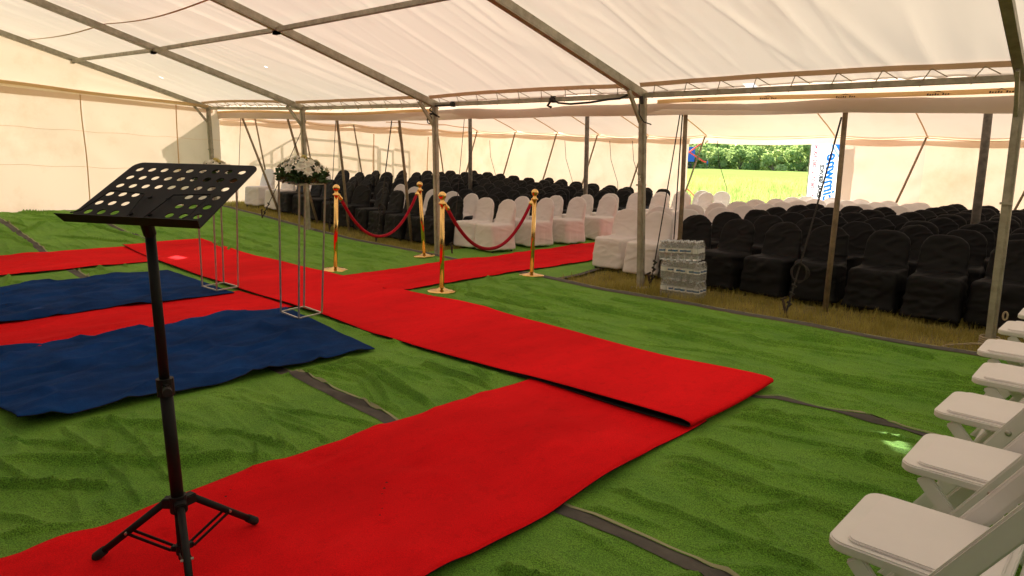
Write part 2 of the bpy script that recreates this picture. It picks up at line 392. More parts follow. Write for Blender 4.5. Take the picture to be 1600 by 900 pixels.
def turf(label, xs, y0f, y1f, strips=(), along_y=False, lift=0.):
    us = np.r_[np.arange(xs[0], -6.5, .03), np.arange(-6.5, .6, .014), np.arange(.6, xs[1], .05)]; vs = np.linspace(0, 1, 146)
    def fn(U, V):
        y = y0f(U)*(1-V)+y1f(U)*V
        return U, y, turf_z(U, y)+lift
    o = sheet('artificial_turf', us, vs, fn, M_turf)
    tag(o, label, 'artificial turf', 'green turf rolls laid side by side')
    for (f0, f1, m_, nm, dz) in strips:
        us2 = np.arange(xs[0], xs[1]+1e-6, .06); vs2 = np.linspace(0, 1, 4)
        sheet(nm, us2, vs2, lambda U, V: (U, f0(U)*(1-V)+f1(U)*V, turf_z(U, f0(U)*(1-V)+f1(U)*V)+.002+(dz-.002)*cover_mask(U, f0(U)*(1-V)+f1(U)*V)+lift), m_, o)
    return o
e_out = lambda x: np.interp(x, [-15, -9, -5.3, -2.3, -.8, 2], [7.22, 7.22, 6.78, 6.62, 6.66, 6.7]) + .06*vnoise(x*1.3, x*0, 21)
e_43 = lambda x: 4.27+.018*vnoise(x*1.7, x*0, 22)
e_22 = lambda x: np.interp(x, [-15, -11, -8.8, -4.2, -2.8, -1], [3.0, 2.76, 2.6, 2.36, 2.27, 2.14]) + .018*vnoise(x*1.7, x*0, 23)
e_01 = lambda x: .12+.03*vnoise(x*1.7, x*0, 24)
e_m2 = lambda x: -2.0+.0*x
off = lambda f, d: (lambda x: f(x)+d)
turf('green turf roll along the tent posts with dark outer edge beside dry grass', (-15.0, 1.6), off(e_43, .01), off(e_out, -.125),
     [(off(e_out, -.13), e_out, M_strip, 'edge_strip', .006), (off(e_out, -.012), off(e_out, .008), M_stitch, 'edge_stitching', .006)], lift=.002)
turf('green turf roll under the long red carpet, ending at folding chairs', (-15.0, 1.6), off(e_22, .075), off(e_43, -.035),
     [(off(e_43, -.04), off(e_43, .012), M_strip, 'edge_strip', .005), (off(e_43, .012), off(e_43, .026), M_stitch, 'edge_stitching', .010)])
turf('green turf roll under the music stand with grey seam strip', (-15.0, 1.6), off(e_01, .05), e_22,
     [(off(e_22, -.005), off(e_22, .078), M_strip, 'edge_strip', .004), (off(e_22, .074), off(e_22, .092), M_stitch, 'edge_stitching', .010)])
turf('green turf roll along the closed side wall of the tent', (-15.0, 1.6), e_m2, e_01, [(off(e_01, -.005), off(e_01, .06), M_strip, 'edge_strip', .004)])
# aisle turf between the two blocks of chairs
ax0 = lambda y: -8.05+.03*np.sin(y*1.7); ax1 = lambda y: -5.28+.05*np.sin(y*2.1)-.06*sstep((y-7)/1.)
def aisle(U, V): return ax0(V)*(1-U)+ax1(V)*U, V, turf_z(ax0(V)*(1-U)+ax1(V)*U, V)+.001
ai = sheet('artificial_turf', np.linspace(0, 1, 60), np.arange(6.72, 15.2, .05), aisle, M_turf)
tag(ai, 'green turf roll leading down the aisle between the covered chairs', 'artificial turf', 'green turf rolls laid side by side')
sheet('edge_strip', np.linspace(0, 1, 4), np.arange(6.72, 15.2, .06), lambda U, V: (ax1(V)-.005+.08*U, V, turf_z(ax1(V)-.005+.08*U, V)+.006), M_strip, ai)

def carpet(name, label, P, mats, thick=.006, cat='carpet', group=None):
    """P: nu x nv x 3 top surface; gives it an edge and a backing"""
    nu, nv = P.shape[:2]; top = P.reshape(-1, 3); n = len(top)
    # normals from the grid so folded layers keep their thickness
    du = np.gradient(P, axis=0); dv = np.gradient(P, axis=1); nr = np.cross(du, dv); nr /= np.linalg.norm(nr, axis=2, keepdims=True)+1e-9
    bot = top-nr.reshape(-1, 3)*thick
    V = np.vstack([top, bot]); F = grid_faces(nu, nv); FB = F[:, ::-1]+n
    ring = [i*nv for i in range(nu)]+[(nu-1)*nv+j for j in range(1, nv)]+[i*nv+nv-1 for i in range(nu-2, -1, -1)]+[j for j in range(nv-2, 0, -1)]
    ring = np.array(ring); nx = np.roll(ring, -1); FS = np.stack([ring, ring+n, nx+n, nx], 1)
    me = np_mesh(name, V, np.vstack([F, FB, FS]), mats)
    mi = np.r_[np.zeros(len(F), int), np.ones(len(FB)+len(FS), int)]; me.polygons.foreach_set('material_index', mi)
    o = link(name, me); tag(o, label, cat, group); return o
def flat_carpet(name, label, us, vs, xy, lift, mats, amp=.006, seed=1, wr=0., tuck=0., **k):
    U, V = np.meshgrid(us, vs, indexing='ij'); x, y = xy(U, V)
    z = gz(x)+w_low(x, y)+lift+amp*fbm(x*1.6, y*1.6, seed, 3)*(1-tuck*sstep((y-2.9)/.4))-.006*tuck*sstep((y-2.8)/.45)
    if wr:
        wr = wr*(1-.85*sstep((y-2.85)/.45)*(y < 4.2))
        z = z+wr*np.abs(fbm(x*2.2+y*.9, y*.8-x*.5, seed+3, 3))+wr*.5*np.abs(fbm(x*5+y*3, y*1.6-x, seed+5, 2))+wr*.32*ridged(x*2.6+y*1.9, y*1.3-x*.9, seed+7)
    return carpet(name, label, np.stack([x, y, z], 2), mats, **k)
RM = [M_red, M_redback]
wob = lambda s, amp=.04: (lambda t: amp*fbm(t*1.3, t*0, s, 2))
def strip_y(x0, x1, s):
    a = wob(s); b = wob(s+1)
    return lambda U, V: ((x0+a(V))*(1-U)+(x1+b(V))*U, V)
L01 = np.linspace(0, 1, 34)
flat_carpet('red_carpet', 'red carpet runner under the music stand, its end under the folded carpet', L01, np.arange(-2.4, 3.62, .04), strip_y(-2.86, -1.64, 31), .042, RM, amp=.022, seed=41, tuck=1., wr=.034)
flat_carpet('red_carpet', 'red carpet runner along gable wall, overlapped by the long red carpet', L01, np.arange(-2.4, 3.82, .05), strip_y(-10.85, -9.52, 33), .036, RM, seed=42, wr=.026)
flat_carpet('red_carpet', 'red carpet runner between the two blue carpets', L01, np.arange(-2.4, 3.56, .05), strip_y(-7.02, -5.9, 35), .034, RM, seed=43, wr=.026)
flat_carpet('red_carpet', 'red aisle carpet between roped brass posts and rows of covered chairs', L01, np.arange(4.70, 13.6, .05), strip_y(-7.05, -5.83, 37), .036, RM, seed=44, wr=.026)
# long carpet with its end folded under
xs = np.arange(-10.9, -1.66, .04)
path = [(x, .052+.036*float(sstep((x+3.3)/1.55))+.006*float(sstep((-10.2-x)/.6)), 0) for x in xs]
for t in np.linspace(0, math.pi, 12)[1:]:
    path.append((-1.66+.018*math.sin(t), .088-.017+.017*math.cos(t), 1))
for x in np.arange(-1.70, -3.1, -.05): path.append((x, max(.046, .054+(x+1.7)*.02), 2))
nvA = 36; PA = np.zeros((len(path), nvA, 3))
for i, (x, zl, lay) in enumerate(path):
    t = np.linspace(0, 1, nvA); skew = .03*np.sin(t*2.2)
    ya = A_near(min(x, -1.66)); yb = A_far(min(x, -1.66))+float(.05*fbm(np.array(x*1.6), np.array(0.), 57, 2)); y = ya*(1-t)+yb*t
    amp = .014*fbm(np.full(nvA, x)*1.5, y*1.5, 51, 3)*(1-.85*float(sstep((x+4.2)/1.)))+.006*float(sstep((x+4.2)/1.)) if lay == 0 else .0
    lift = zl if lay != 0 else zl+.010*t*0
    PA[i, :, 0] = x+(0 if lay == 0 and x < -2.2 else skew); PA[i, :, 1] = y; PA[i, :, 2] = g1(x)+w_low(np.full(nvA, min(x, -1.66)), y)+lift+amp
PA = PA[:, ::1]
carpet('red_carpet', 'long red carpet with its end folded under, crossing in front of flower stands', PA, RM)
BM = [M_blue, M_redback]
def quad_xy(a, b, c, d, s):
    w = wob(s, .014)
    def f(U, V):
        x = (a[0]*(1-U)+b[0]*U)*(1-V)+(d[0]*(1-U)+c[0]*U)*V
        y = (a[1]*(1-U)+b[1]*U)*(1-V)+(d[1]*(1-U)+c[1]*U)*V
        return x+w(y*1.5+U), y+w(x*1.5+7)
    return f
flat_carpet('blue_carpet', 'blue carpet beside the red runner of the music stand', np.linspace(0, 1, 90), np.linspace(0, 1, 120),
            quad_xy((-5.98, .90), (-4.2, .88), (-4.16, 3.16), (-5.92, 3.46), 61), .038, BM, amp=.008, seed=45, wr=.075)
flat_carpet('blue_carpet', 'dark blue carpet on the gable wall side of the red runner', np.linspace(0, 1, 60), np.linspace(0, 1, 150),
            quad_xy((-8.72, -2.3), (-6.84, -2.3), (-6.90, 3.44), (-8.70, 3.50), 62), .040, BM, amp=.008, seed=46, wr=.075)

# ------------------------------------------------------------------ frame tent the camera stands in
EAVE_Y = 7.10; RIDGE_Y = 2.0; BACK_Y = -3.1; SL = .285
def eave_z(x): return 2.23+.5*gz(x)
FX = [-15.0, -11.37, -7.84, -4.33, -.80, 2.73, 6.26]
RIDGE_DX = [0, -.05, -.05, -.36, 0, 0, 0]
tent = empty('frame_tent', (0, 0, 0))
tag(tent, 'cream canvas marquee on a grey steel frame sheltering turf and red carpets', 'tent')
def rz_(x, y): return eave_z(x)+SL*((EAVE_Y-y) if y > RIDGE_Y else (EAVE_Y-RIDGE_Y)-(RIDGE_Y-y))
for i, x in enumerate(FX):
    ze = float(eave_z(x)); xr = x+RIDGE_DX[i]; zr = float(rz_(x, RIDGE_Y))
    for (ye, sg) in ((EAVE_Y, 1), (BACK_Y, -1)):
        p = MB(); xb = x+(.10 if i == 3 else .05)
        p.bar((xb, ye+.02*sg, g1(x)), (x, ye, ze-.02), .055, .085, up=(0, 1, 0), bevel=.006)
        p.bar((xb+.035, ye+.02*sg, g1(x)), (x+.035, ye, ze-.03), .018, .05, up=(0, 1, 0))
        p.box((x+(xb-x)*.45, ye, g1(x)+1.22), (.080, .098, .018)); p.box((xb, ye+.02*sg, g1(x)+.012), (.16, .16, .02))
        po = p.build('post', M_galv, tent)
        rf = MB(); rf.bar((x, ye+.05*sg, ze+.02-.05*SL), (xr, RIDGE_Y+.005*sg, zr+.02), .055, .085, bevel=.006)
        rf.bar((x+.0, ye+.05*sg, ze-.032-.05*SL), (xr, RIDGE_Y+.005*sg, zr-.032), .075, .012)
        rf.build('rafter', M_galv, tent)
        b = MB(); b.bar((x, ye-.02*sg, ze-.30), (x, ye-.30*sg, ze+.03), .028, .045); b.build('brace', M_galv, tent)
        if i == 3 and sg > 0:
            cu = bpy.data.curves.new('num', 'FONT'); cu.body = '5'; cu.size = .085; to = bpy.data.objects.new('tmp', cu); COL.objects.link(to)
            bpy.context.view_layer.update(); me = bpy.data.meshes.new_from_object(to.evaluated_get(bpy.context.evaluated_depsgraph_get())); bpy.data.objects.remove(to)
            me.materials.append(M_numpaint); nb = link('painted_number', me, po)
            nb.rotation_euler = (math.pi/2, 0, 0); nb.location = (x+.062-.025, ye-.062, 1.27)
for i in range(len(FX)-1):
    a, b = FX[i], FX[i+1]
    for (y, r_, nm) in ((EAVE_Y+.0, .026, 'eave_beam'), (BACK_Y, .026, 'eave_beam'), (4.6, .024, 'purlin'), (-.6, .024, 'purlin'), (RIDGE_Y, .03, 'ridge_beam')):
        za = float(rz_(a, y)); zb = float(rz_(b, y)); dz = -.0 if nm != 'purlin' else -.02
        da = RIDGE_DX[i]*min(1, abs(EAVE_Y-y)/5.1) if y > -1 else 0; db = RIDGE_DX[i+1]*min(1, abs(EAVE_Y-y)/5.1) if y > -1 else 0
        m = MB(); m.bar((a+da+.03, y, za+dz), (b+db-.03, y, zb+dz), .045, .055, bevel=.005)
        if nm == 'purlin':
            for xx, zz in ((a+da, za), (b+db, zb)): m.box((xx, y, zz-.055), (.10, .05, .04))
        m.build(nm, M_galv, tent)
# roof canvas: sags between frames, creases run down the slope
FXA = np.array(FX)
def crease(x, y):
    q = x+.30*(y-EAVE_Y)*np.sin(x*.9+.6)*.5
    a = np.abs(fbm(q*2.1, y*.22, 71, 2)); b = np.abs(fbm(q*4.6+y*.35, y*.30, 72, 2))
    c = np.abs(fbm(q*8.5+y*.5, y*.35, 74, 2))
    return .14*np.minimum(a, .16)+.085*np.minimum(b, .12)+.03*np.minimum(c, .12) + .02*fbm(x*.8, y*.8, 73, 2)
def sag(x):
    i = np.clip(np.searchsorted(FXA, x)-1, 0, len(FXA)-2); t = (x-FXA[i])/(FXA[i+1]-FXA[i]); return np.sin(np.clip(t, 0, 1)*math.pi)
HOLES = [(-11.94, 7.29, .32, .13), (-3.15, 7.29, .12, .13), (-9.95, 5.62, .05, .05), (-13.96, 5.74, .06, .06)]
def roof_hole(c):
    m = np.zeros(len(c), bool)
    for (hx, hy, a, b) in HOLES: m |= (np.abs(c[:, 0]-hx) < a/2) & (np.abs(c[:, 1]-hy) < b/2)
    return m
def roof_fn(U, V):
    e = eave_z(U); base = e+.085+SL*np.where(V > RIDGE_Y, EAVE_Y-V, V-BACK_Y)
    return U, V, base - .055*sag(U)*np.sin(np.clip((V-BACK_Y)/(EAVE_Y-BACK_Y), 0, 1)*math.pi)**.5 + crease(U, V)*np.clip(sag(U)*2.5, .0, 1)
rfo = sheet('roof_canvas', np.arange(-15.12, 6.38, .03), np.r_[np.arange(-3.3, RIDGE_Y, .08), np.arange(RIDGE_Y, 7.345, .045)], roof_fn, M_roof, tent, roof_hole)
sheet('roof_seam', np.arange(-15, 6.3, .05), np.array([3.93, 3.955]), lambda U, V: (U, V, eave_z(U)+.085+SL*(EAVE_Y-V)-.055*sag(U)*.95-.016), M_seam, rfo)
for i in range(len(FX)-1):
    a, b = FX[i]+.05, FX[i+1]-.05
    # brown hem laced to the eave beam
    us = np.linspace(a, b, 50)
    hz = lambda U: eave_z(U)+.085+.02*np.sin((U-a)/(b-a)*math.pi)+.006*vnoise(U*3, U*0, 5)
    sheet('hem_band', us, np.array([0., .5, 1.]), lambda U, V: (U, 6.93+.03*V+.0*U, hz(U)-.045*V+.035), M_hem, rfo)
    n = 9
    for k in range(n):
        lc = MB(); x = a+(b-a)*(k+.5)/n; z = float(hz(np.array([x]))[0])
        lc.tube([(x+.10, 7.06, float(eave_z(x))+.035), (x+.004, 6.95, z), (x-.004, 6.95, z), (x-.07, 7.05, float(eave_z(x))+.03), (x-.13, 7.135, float(eave_z(x))-.01), (x-.10, 7.07, float(eave_z(x))-.034)], .0045, 5)
        lc.build('lacing_cord', M_cord, tent)
# valance hanging outside the eave with printed hem tape
def val_bot(x): return np.interp(x, [-15, -9, -7.8, -7.2, -4.4, -4.2, -2.3, -.8, 6], [-.20, -.17, -.10, -.20, -.19, -.14, -.22, -.27, -.27])
ve = sheet('valance', np.arange(-15.1, 6.3, .06), np.linspace(0, 1, 8), lambda U, V: (U, 7.33+.03*np.sin(U*2.3)*V+.02*vnoise(U*5, V*2, 6), eave_z(U)+.12+(val_bot(U)-.12)*V), M_val, tent, lambda c: (((np.abs(c[:, 0]+11.94) < .16) | (np.abs(c[:, 0]+3.15) < .07)) & (c[:, 2] > eave_z(c[:, 0])-.02)))
def tape(x0, x1): sheet('hem_tape', np.arange(x0, x1, .08), np.array([0., 1.]), lambda U, V: (U, 7.29+.012*np.sin(U*2.3), eave_z(U)-.045-.045*V+.012*np.sin(U*1.3)), M_tape, ve)
tape(-4.25, 6.2); tape(-15.0, -8.0)
for x in (-3.72, -2.95, -2.20, -1.42, -.95):
    k = MB(); z = float(eave_z(x))-.068+.012*math.sin(x*1.3); y = 7.282+.012*math.sin(x*2.3)
    k.add([(x-.05, y, z+.004), (x, y, z+.022), (x+.05, y, z+.002), (x, y, z+.014)], [(0, 1, 3), (1, 2, 3)])
    for j in range(9):
        xx = x-.085+j*.02; hh = .012 if j % 3 else .017
        if j != 5: k.add([(xx, y, z-.016), (xx+.013, y, z-.016), (xx+.016, y, z-.016+hh), (xx+.003, y, z-.016+hh)], [(0, 1, 2, 3)])
    k.build('printed_mark', M_mark, ve)
# gable end and side walls
def wall_sheet(name, p0, p1, z0f, z1f, m, par, amp=.02, seed=1, du=.06, dv=.06, inward=None):
    p0 = np.array(p0, float); p1 = np.array(p1, float); L_ = np.linalg.norm(p1-p0); d = (p1-p0)/L_; nrm = np.array([-d[1], d[0]])
    us = np.arange(0, L_+du, du); us[-1] = L_; vs = np.linspace(0, 1, 34)
    def fn(U, V):
        x = p0[0]+d[0]*U; y = p0[1]+d[1]*U; z0 = z0f(x, y); z1 = z1f(x, y); z = z0+(z1-z0)*V
        W_ = x+y; seed = 400
        k = amp*(fbm(W_*.8, z*.5, seed, 2)*1.6+.8*np.abs(fbm(W_*1.1+z*1.3, z*.8-W_*.5, seed+2, 2))+.5*np.abs(fbm(W_*1.0-z*1.5, z*.7+W_*.6, seed+4, 2)))*np.sin(np.clip(V, .0, 1)*math.pi*.94+.12)
        return x+nrm[0]*k, y+nrm[1]*k, z
    return sheet(name, us, vs, fn, m, par)
gtop = lambda x, y: 2.44+.035*np.clip(7.1-y, 0, 10)
for (y0, y1) in ((7.36, 6.42), (6.42, 4.68), (4.68, 2.9), (2.9, 1.0), (1.0, -1.0), (-1.0, -3.1)):
    w = wall_sheet('wall_panel', (-15.06, y0), (-15.06, y1), lambda x, y: gz(x)-.02+0*y, gtop, M_wall, tent, .05, int(y0*10)+50)
    s_ = MB(); s_.tube([(-14.99+.01*math.sin(z*5), y1+.012*math.sin(z*3+y1), z) for z in np.linspace(.30, 2.38+.035*(7.1-y1), 18)], .012, 6); s_.build('wall_seam', M_seam, w)
    for zz in (1.05, 1.72):
        n = max(3, int(abs(y1-y0)/.2)); h_ = MB(); h_.tube([(-14.995, y, zz+.045*(7.1-y)*.7+.012*math.sin(y*7+zz)) for y in np.linspace(y0, y1, n)], .0028, 5); h_.build('cross_seam', M_seam, w)
sheet('gable_canvas', np.linspace(BACK_Y, EAVE_Y, 120), np.linspace(0, 1, 20), lambda U, V: (-15.09+.03*fbm(U*.7, V*3, 81, 2), U, (2.42+.035*np.clip(7.1-U, 0, 10))*(1-V)+(eave_z(-15.)+.06+SL*np.where(U > RIDGE_Y, EAVE_Y-U, U-BACK_Y))*V), M_wall, tent)
sheet('hem_tape', np.linspace(-3.1, 7.1, 90), np.array([0., 1.]), lambda U, V: (-14.96+.008*np.sin(U*5), U, 2.435+.048*np.clip(7.1-U, 0, 10)-.06*V+.01*np.sin(U*2.2)), M_tape, tent)
sheet('valance', np.linspace(-3.1, 7.2, 90), np.linspace(0, 1, 5), lambda U, V: (-14.98+.015*np.sin(U*3.1)*V-.02, U, 2.36+.043*np.clip(7.1-U, 0, 10)-(.08+.05*sstep((7-U)/5))*V), M_val, tent)
for (x0, x1) in zip(FX[:-1], FX[1:]):
    wall_sheet('wall_panel', (x0, BACK_Y-.08), (x1, BACK_Y-.08), lambda x, y: gz(x)-.02, lambda x, y: eave_z(x)+.08, M_dark, tent, .04, int(x0*7)+200, .12)  # unseen side wall, made dark so less light fills from behind the camera
wall_sheet('wall_panel', (6.33, BACK_Y), (6.33, EAVE_Y), lambda x, y: gz(x)-.02, lambda x, y: eave_z(x)+.05+SL*np.where(y > RIDGE_Y, EAVE_Y-y, y-BACK_Y), M_dark, tent, .03, 301, .12)  # unseen far gable, darkened likewise to hold back fill light
# black lashings at the posts
def lash(x, k):
    z = float(eave_z(x)); m = MB(); rnd = random.Random(k)
    pts = [(x+.06*math.cos(t)+rnd.uniform(-.015, .015), 7.10+.07*math.sin(t), z-.02-.028*t/2+.05*math.sin(t*.7)) for t in np.arange(0, 13, .5)]
    m.tube(pts, .010, 6)
    lp = [(x-.07-.05*math.sin(t), 7.06, z-.21+.06*math.cos(t)) for t in np.linspace(0, 6.2, 14)]; m.tube(lp, .009, 6)
    m.tube([(x+.05, 7.06, z-.02), (x+.2, 7.05, z-.012), (x+.42, 7.05, z-.016)], .011, 6)
    m.box((x+.42, 7.07, z-.005), (.07, .09, .07), bevel=.015); return m.build('lashing_strap', M_strap, tent)
lash(-7.84, 1)
m = MB(); z = float(eave_z(-5.7)); m.box((-5.62, 7.09, z+.0), (.09, .09, .08), bevel=.02)
m.tube([(-5.6, 7.05, z), (-5.5, 7.04, z-.05), (-5.3, 7.03, z-.07), (-5.0, 7.03, z-.06), (-4.75, 7.03, z-.035), (-4.6, 7.04, z-.03), (-4.5, 7.05, z+.01)], .013, 6)
m.tube([(-5.62, 7.04, z-.02), (-5.66, 7.03, z-.08), (-5.60, 7.03, z-.10)], .016, 6); m.build('lashing_strap', M_strap, tent)
m = MB(); z = float(eave_z(-4.33)); m.tube([(-4.33, 7.03, z-.1), (-4.30, 7.0, z-.22), (-4.25, 7.02, z-.30), (-4.14, 7.0, z-.33)], .007, 6); m.tube([(-4.30, 7.02, z-.02), (-4.28, 7.01, z-.1)], .02, 6); m.build('lashing_strap', M_strap, tent)
m = MB(); m.tube([(-.75, 7.0, .03), (-.85, 6.9, .035), (-1.0, 6.75, .02), (-1.02, 6.66, .02)], .009, 6)
for k in range(3): m.tube([(-.75+.07*math.cos(t), 7.12+.08*math.sin(t), .035+.018*k) for t in np.linspace(0, 6.3, 14)], .008, 6)
m.build('tie_rope', M_cord, tent)
m = MB(); m.tube([(-.66+.016*math.cos(t), 7.08, .28+.035*math.sin(t)) for t in np.linspace(0, 6.2, 14)], .008, 6); m.build('tie_rope', M_cord, tent)

# ------------------------------------------------------------------ pole tent over the seating
TX0, TX1, TY0, TY1 = -16.0, 4.0, 7.40, 16.0
pt = empty('pole_tent', (0, 0, 0)); tag(pt, 'cream pole tent with guy ropes and open back over rows of covered chairs', 'tent')
POLES_N = [-14.4, -12.6, -10.92, -9.18, -7.4, -5.7, -4.0, -2.25, -.5, 1.6, 4.0]
POLES_B = [-15.6, -14.0, -12.44, -11.04, -9.5, -7.9, -4.95, -3.19, -1.2, 1.2, 4.0]
POLES_L = [7.5, 8.65, 9.96, 11.48, 13.01, 14.5, 16.0]
def edge_z(x): return 2.03+.30*gz(x)/.3*.5+.035*sstep((-x-2.)/4)
def scal(t, P):
    P = np.array(P); i = np.clip(np.searchsorted(P, t)-1, 0, len(P)-2); u = np.clip((t-P[i])/(P[i+1]-P[i]), 0, 1); return np.sin(u*math.pi)
def troof(U, V):
    dn = V-TY0; db = TY1-V; dl = U-TX0; dr = TX1-U
    d = np.minimum(np.minimum(dn, db), np.minimum(dl, dr))/4.25; d = np.clip(d, 0, 1)
    z = edge_z(U)+.06+1.25*d**.92
    ed = np.where(db == np.minimum(dn, db), scal(U, POLES_B), scal(U, POLES_N)); ed = np.where(dl < np.minimum(dn, db), scal(V, POLES_L), ed)
    z = z-.055*ed*np.exp(-d*5)*(1-.8*np.exp(-dn*3))+.09*np.exp(-dn*1.6)
    # creases fan out of every pole head
    ph = np.where(dl < np.minimum(dn, db), V*2.1, U*2.1)+d*3.*np.sin(U*1.7)
    z = z+.03*np.abs(fbm(ph*1.6, d*1.2+V*.2, 91, 2))*np.clip(d*6, 0, 1)+.02*fbm(U*.7, V*.7, 92, 2)
    return U, V, z
tr = sheet('roof_canvas', np.arange(TX0, TX1+.01, .08), np.arange(TY0, TY1+.01, .08), troof, canvas('pole_roof_canvas', (.76, .67, .56), (.82, .62, .45), .20, .10), pt)
def roofz(x, y): return float(troof(np.array([[x]]), np.array([[y]]))[2][0, 0])
for x in POLES_B:
    b = MB(); pts = [(x+.0*k, TY1-.02-k*.28, roofz(x, TY1-.02-k*.28)-.012) for k in range(14)]
    b.tube(pts, .013, 6); b.build('roof_webbing', M_seam, tr)
# hanging edge: valance
sheet('valance', np.arange(TX0, TX1, .07), np.linspace(0, 1, 4), lambda U, V: (U, TY1-.06+.02*np.sin(U*3)*V, edge_z(U)+.075-.04*scal(U, POLES_B)-.185*V), M_val, pt)
sheet('valance', np.arange(TY0, TY1, .07), np.linspace(0, 1, 4), lambda U, V: (TX0+.06+.02*np.sin(U*3)*V, U, edge_z(np.full_like(U, TX0))+.075-.04*scal(U, POLES_L)-.185*V), M_val, pt)
sheet('valance', np.arange(TX0, TX1, .07), np.linspace(0, 1, 4), lambda U, V: (U, TY0+.02+.02*np.sin(U*3)*V, edge_z(U)+.15-.011*scal(U, POLES_N)-.17*V), M_val, pt)
m = MB(); m.tube([(x, TY1-.09, float(edge_z(x))+.035-.055*float(scal(np.array([x]), POLES_B)[0])) for x in np.arange(TX0, TX1, .2)], .008, 5)
m.tube([(TX0+.09, y, float(edge_z(TX0))+.035-.055*float(scal(np.array([y]), POLES_L)[0])) for y in np.arange(TY0, TY1, .2)], .008, 5); m.build('edge_rope', M_seam, pt)
bz = lambda x, y: gz(x)-.02
tz = lambda x, y: edge_z(x)+.02
ys = [7.5, 9.96, 12.2, 14.2, 16.0]
for a, b in zip(ys[:-1], ys[1:]):
    w = wall_sheet('wall_panel', (TX0, a), (TX0, b), bz, tz, M_wall, pt, .045, int(a*9)+400)
    s_ = MB(); s_.tube([(TX0+.07, b-.05+.02*math.sin(z*4), z) for z in np.linspace(.3, 2.05, 12)], .013, 6); s_.build('wall_seam', M_seam, w)
xsb = [-16., -13.4, -10.8, -8.35]
for a, b in zip(xsb[:-1], xsb[1:]):
    w = wall_sheet('wall_panel', (b, TY1), (a, TY1), bz, tz, M_wall, pt, .11, int(-a*9)+500)
xsb = [-4.78, -3.2, -1.0, 1.5, 4.0]
for a, b in zip(xsb[:-1], xsb[1:]):
    w = wall_sheet('wall_panel', (b, TY1), (a, TY1), bz, tz, M_wallp if a < -4 else M_wall, pt, .11, int(-a*9)+600)
wall_sheet('wall_panel', (TX1, TY1), (TX1, TY0), bz, tz, M_wall, pt, .06, 777)
# poles
def pole(name, a, b, r, m_): q = MB(); q.tube([a, ((a[0]+b[0])/2+.01, (a[1]+b[1])/2, (a[2]+b[2])/2), b], [r*1.05, r, r*.92], 10); return q.build(name, m_, pt, True)
for x, xb, yb in ((-14.4, -13.4, 7.75), (-12.6, -11.9, 7.7), (-10.92, -10.75, 7.62), (-9.18, -9.12, 7.74), (-4.0, -3.95, 7.5), (-2.25, -2.22, 7.46), (1.6, 1.6, 7.5)):
    pole('edge_pole', (xb, yb, g1(xb)), (x, 7.52, float(edge_z(x))+.06), .027 if x > -5 else .024, M_wood)
for x in POLES_B:
    if x != -4.95: pole('edge_pole', (x-.62, 15.8, g1(x)), (x, 15.9, float(edge_z(x))+.05), .022, M_wood)
for y in POLES_L[1:-1]: pole('edge_pole', (-15.75, y+.25, g1(-15.8)), (-15.9, y, float(edge_z(-16.))+.05), .020, M_wood)
for x in (-11.69, -8.37, -1.62, 2.6): pole('centre_pole', (x+.03, 11.7, g1(x)), (x-.05, 11.7, roofz(x, 11.7)), .055 if x > -5 else .045, M_gpole)
def guy(top, peg, r=.007, knot=True, loop=None):
    q = MB(); a = Vector(top); b = Vector(peg); q.tube([a.lerp(b, t)+Vector((0, 0, -.03*math.sin(t*math.pi))) for t in np.linspace(0, 1, 8)], r, 6)
    if knot:
        for t in (.86, .90, .95): c = a.lerp(b, t); q.tube([c+Vector((-.02, 0, .02)), c+Vector((.02, .01, 0)), c+Vector((-.01, 0, -.03))], .014, 6)
    if loop is not None:
        c = a.lerp(b, loop)
        for k in range(3): q.tube([c+Vector((.02+(.07+.012*k)*math.cos(t), .012*k, .02+(.10-.01*k)*math.sin(t))) for t in np.linspace(0, 6.28, 18)], .006, 5)
    g = q.build('guy_rope', M_rope, pt)
    p = MB(); p.tube([b+Vector((.05, -.02, -.15)), b+Vector((0, 0, .0)), b+Vector((-.05, .02, .14))], .014, 7); p.tube([b+Vector((-.07, .02, .13)), b+Vector((-.02, .02, .16))], .012, 6); p.build('peg', M_rust, g)
guy((-11.9, 7.52, 2.12), (-12.75, 7.0, g1(-12.75)+.04))
guy((-10.95, 7.52, 2.1), (-10.9, 7.3, g1(-10.9)+.03), .006, True, .75)
guy((-9.35, 7.52, 2.1), (-9.5, 7.28, .03), .009, True, .74)
guy((-4.06, 7.5, 2.05), (-4.15, 7.22, .03), .007)
guy((-4.03, 7.5, 2.05), (-3.98, 7.40, .03), .008, False)
guy((-2.27, 7.48, 1.97), (-2.42, 6.90, .03), .010, True, .80)
guy((-7.62, 7.5, 2.1), (-7.72, 7.36, .03), .0045, False)
guy((-14.38, 7.5, 2.2), (-14.9, 7.6, g1(-14.9)+.03), .006, False)
# thin inner lines hanging from the back poles
q = MB()
for x in (-15.0, -12.1, -10.6, -9.9, -7.55):
    q.tube([(x, 15.85, 2.0), (x+.10, 15.8, 1.5), (x+.35, 15.8, .9), (x+.42, 15.75, .3)], .007, 5)
q.build('hanging_line', M_rope, pt)
q = MB(); q.tube([(-7.9, 16.02, 2.05), (-8.50, 16.3, 1.74), (-8.22, 16.55, 1.52), (-8.15, 16.56, 1.50)], .022, 6); q.tube([(-8.75, 16.4, .95), (-8.5, 16.5, .75), (-8.3, 16.55, .55)], .015, 6)
q.build('red_guy_strap', mat('red_strap', (.55, .06, .04), .7), pt)
q = MB(); q.box((-8.62, 16.45, .98), (.05, .02, .16)); q.build('orange_ribbon', mat('orange_ribbon', (.85, .20, .02), .6), pt)

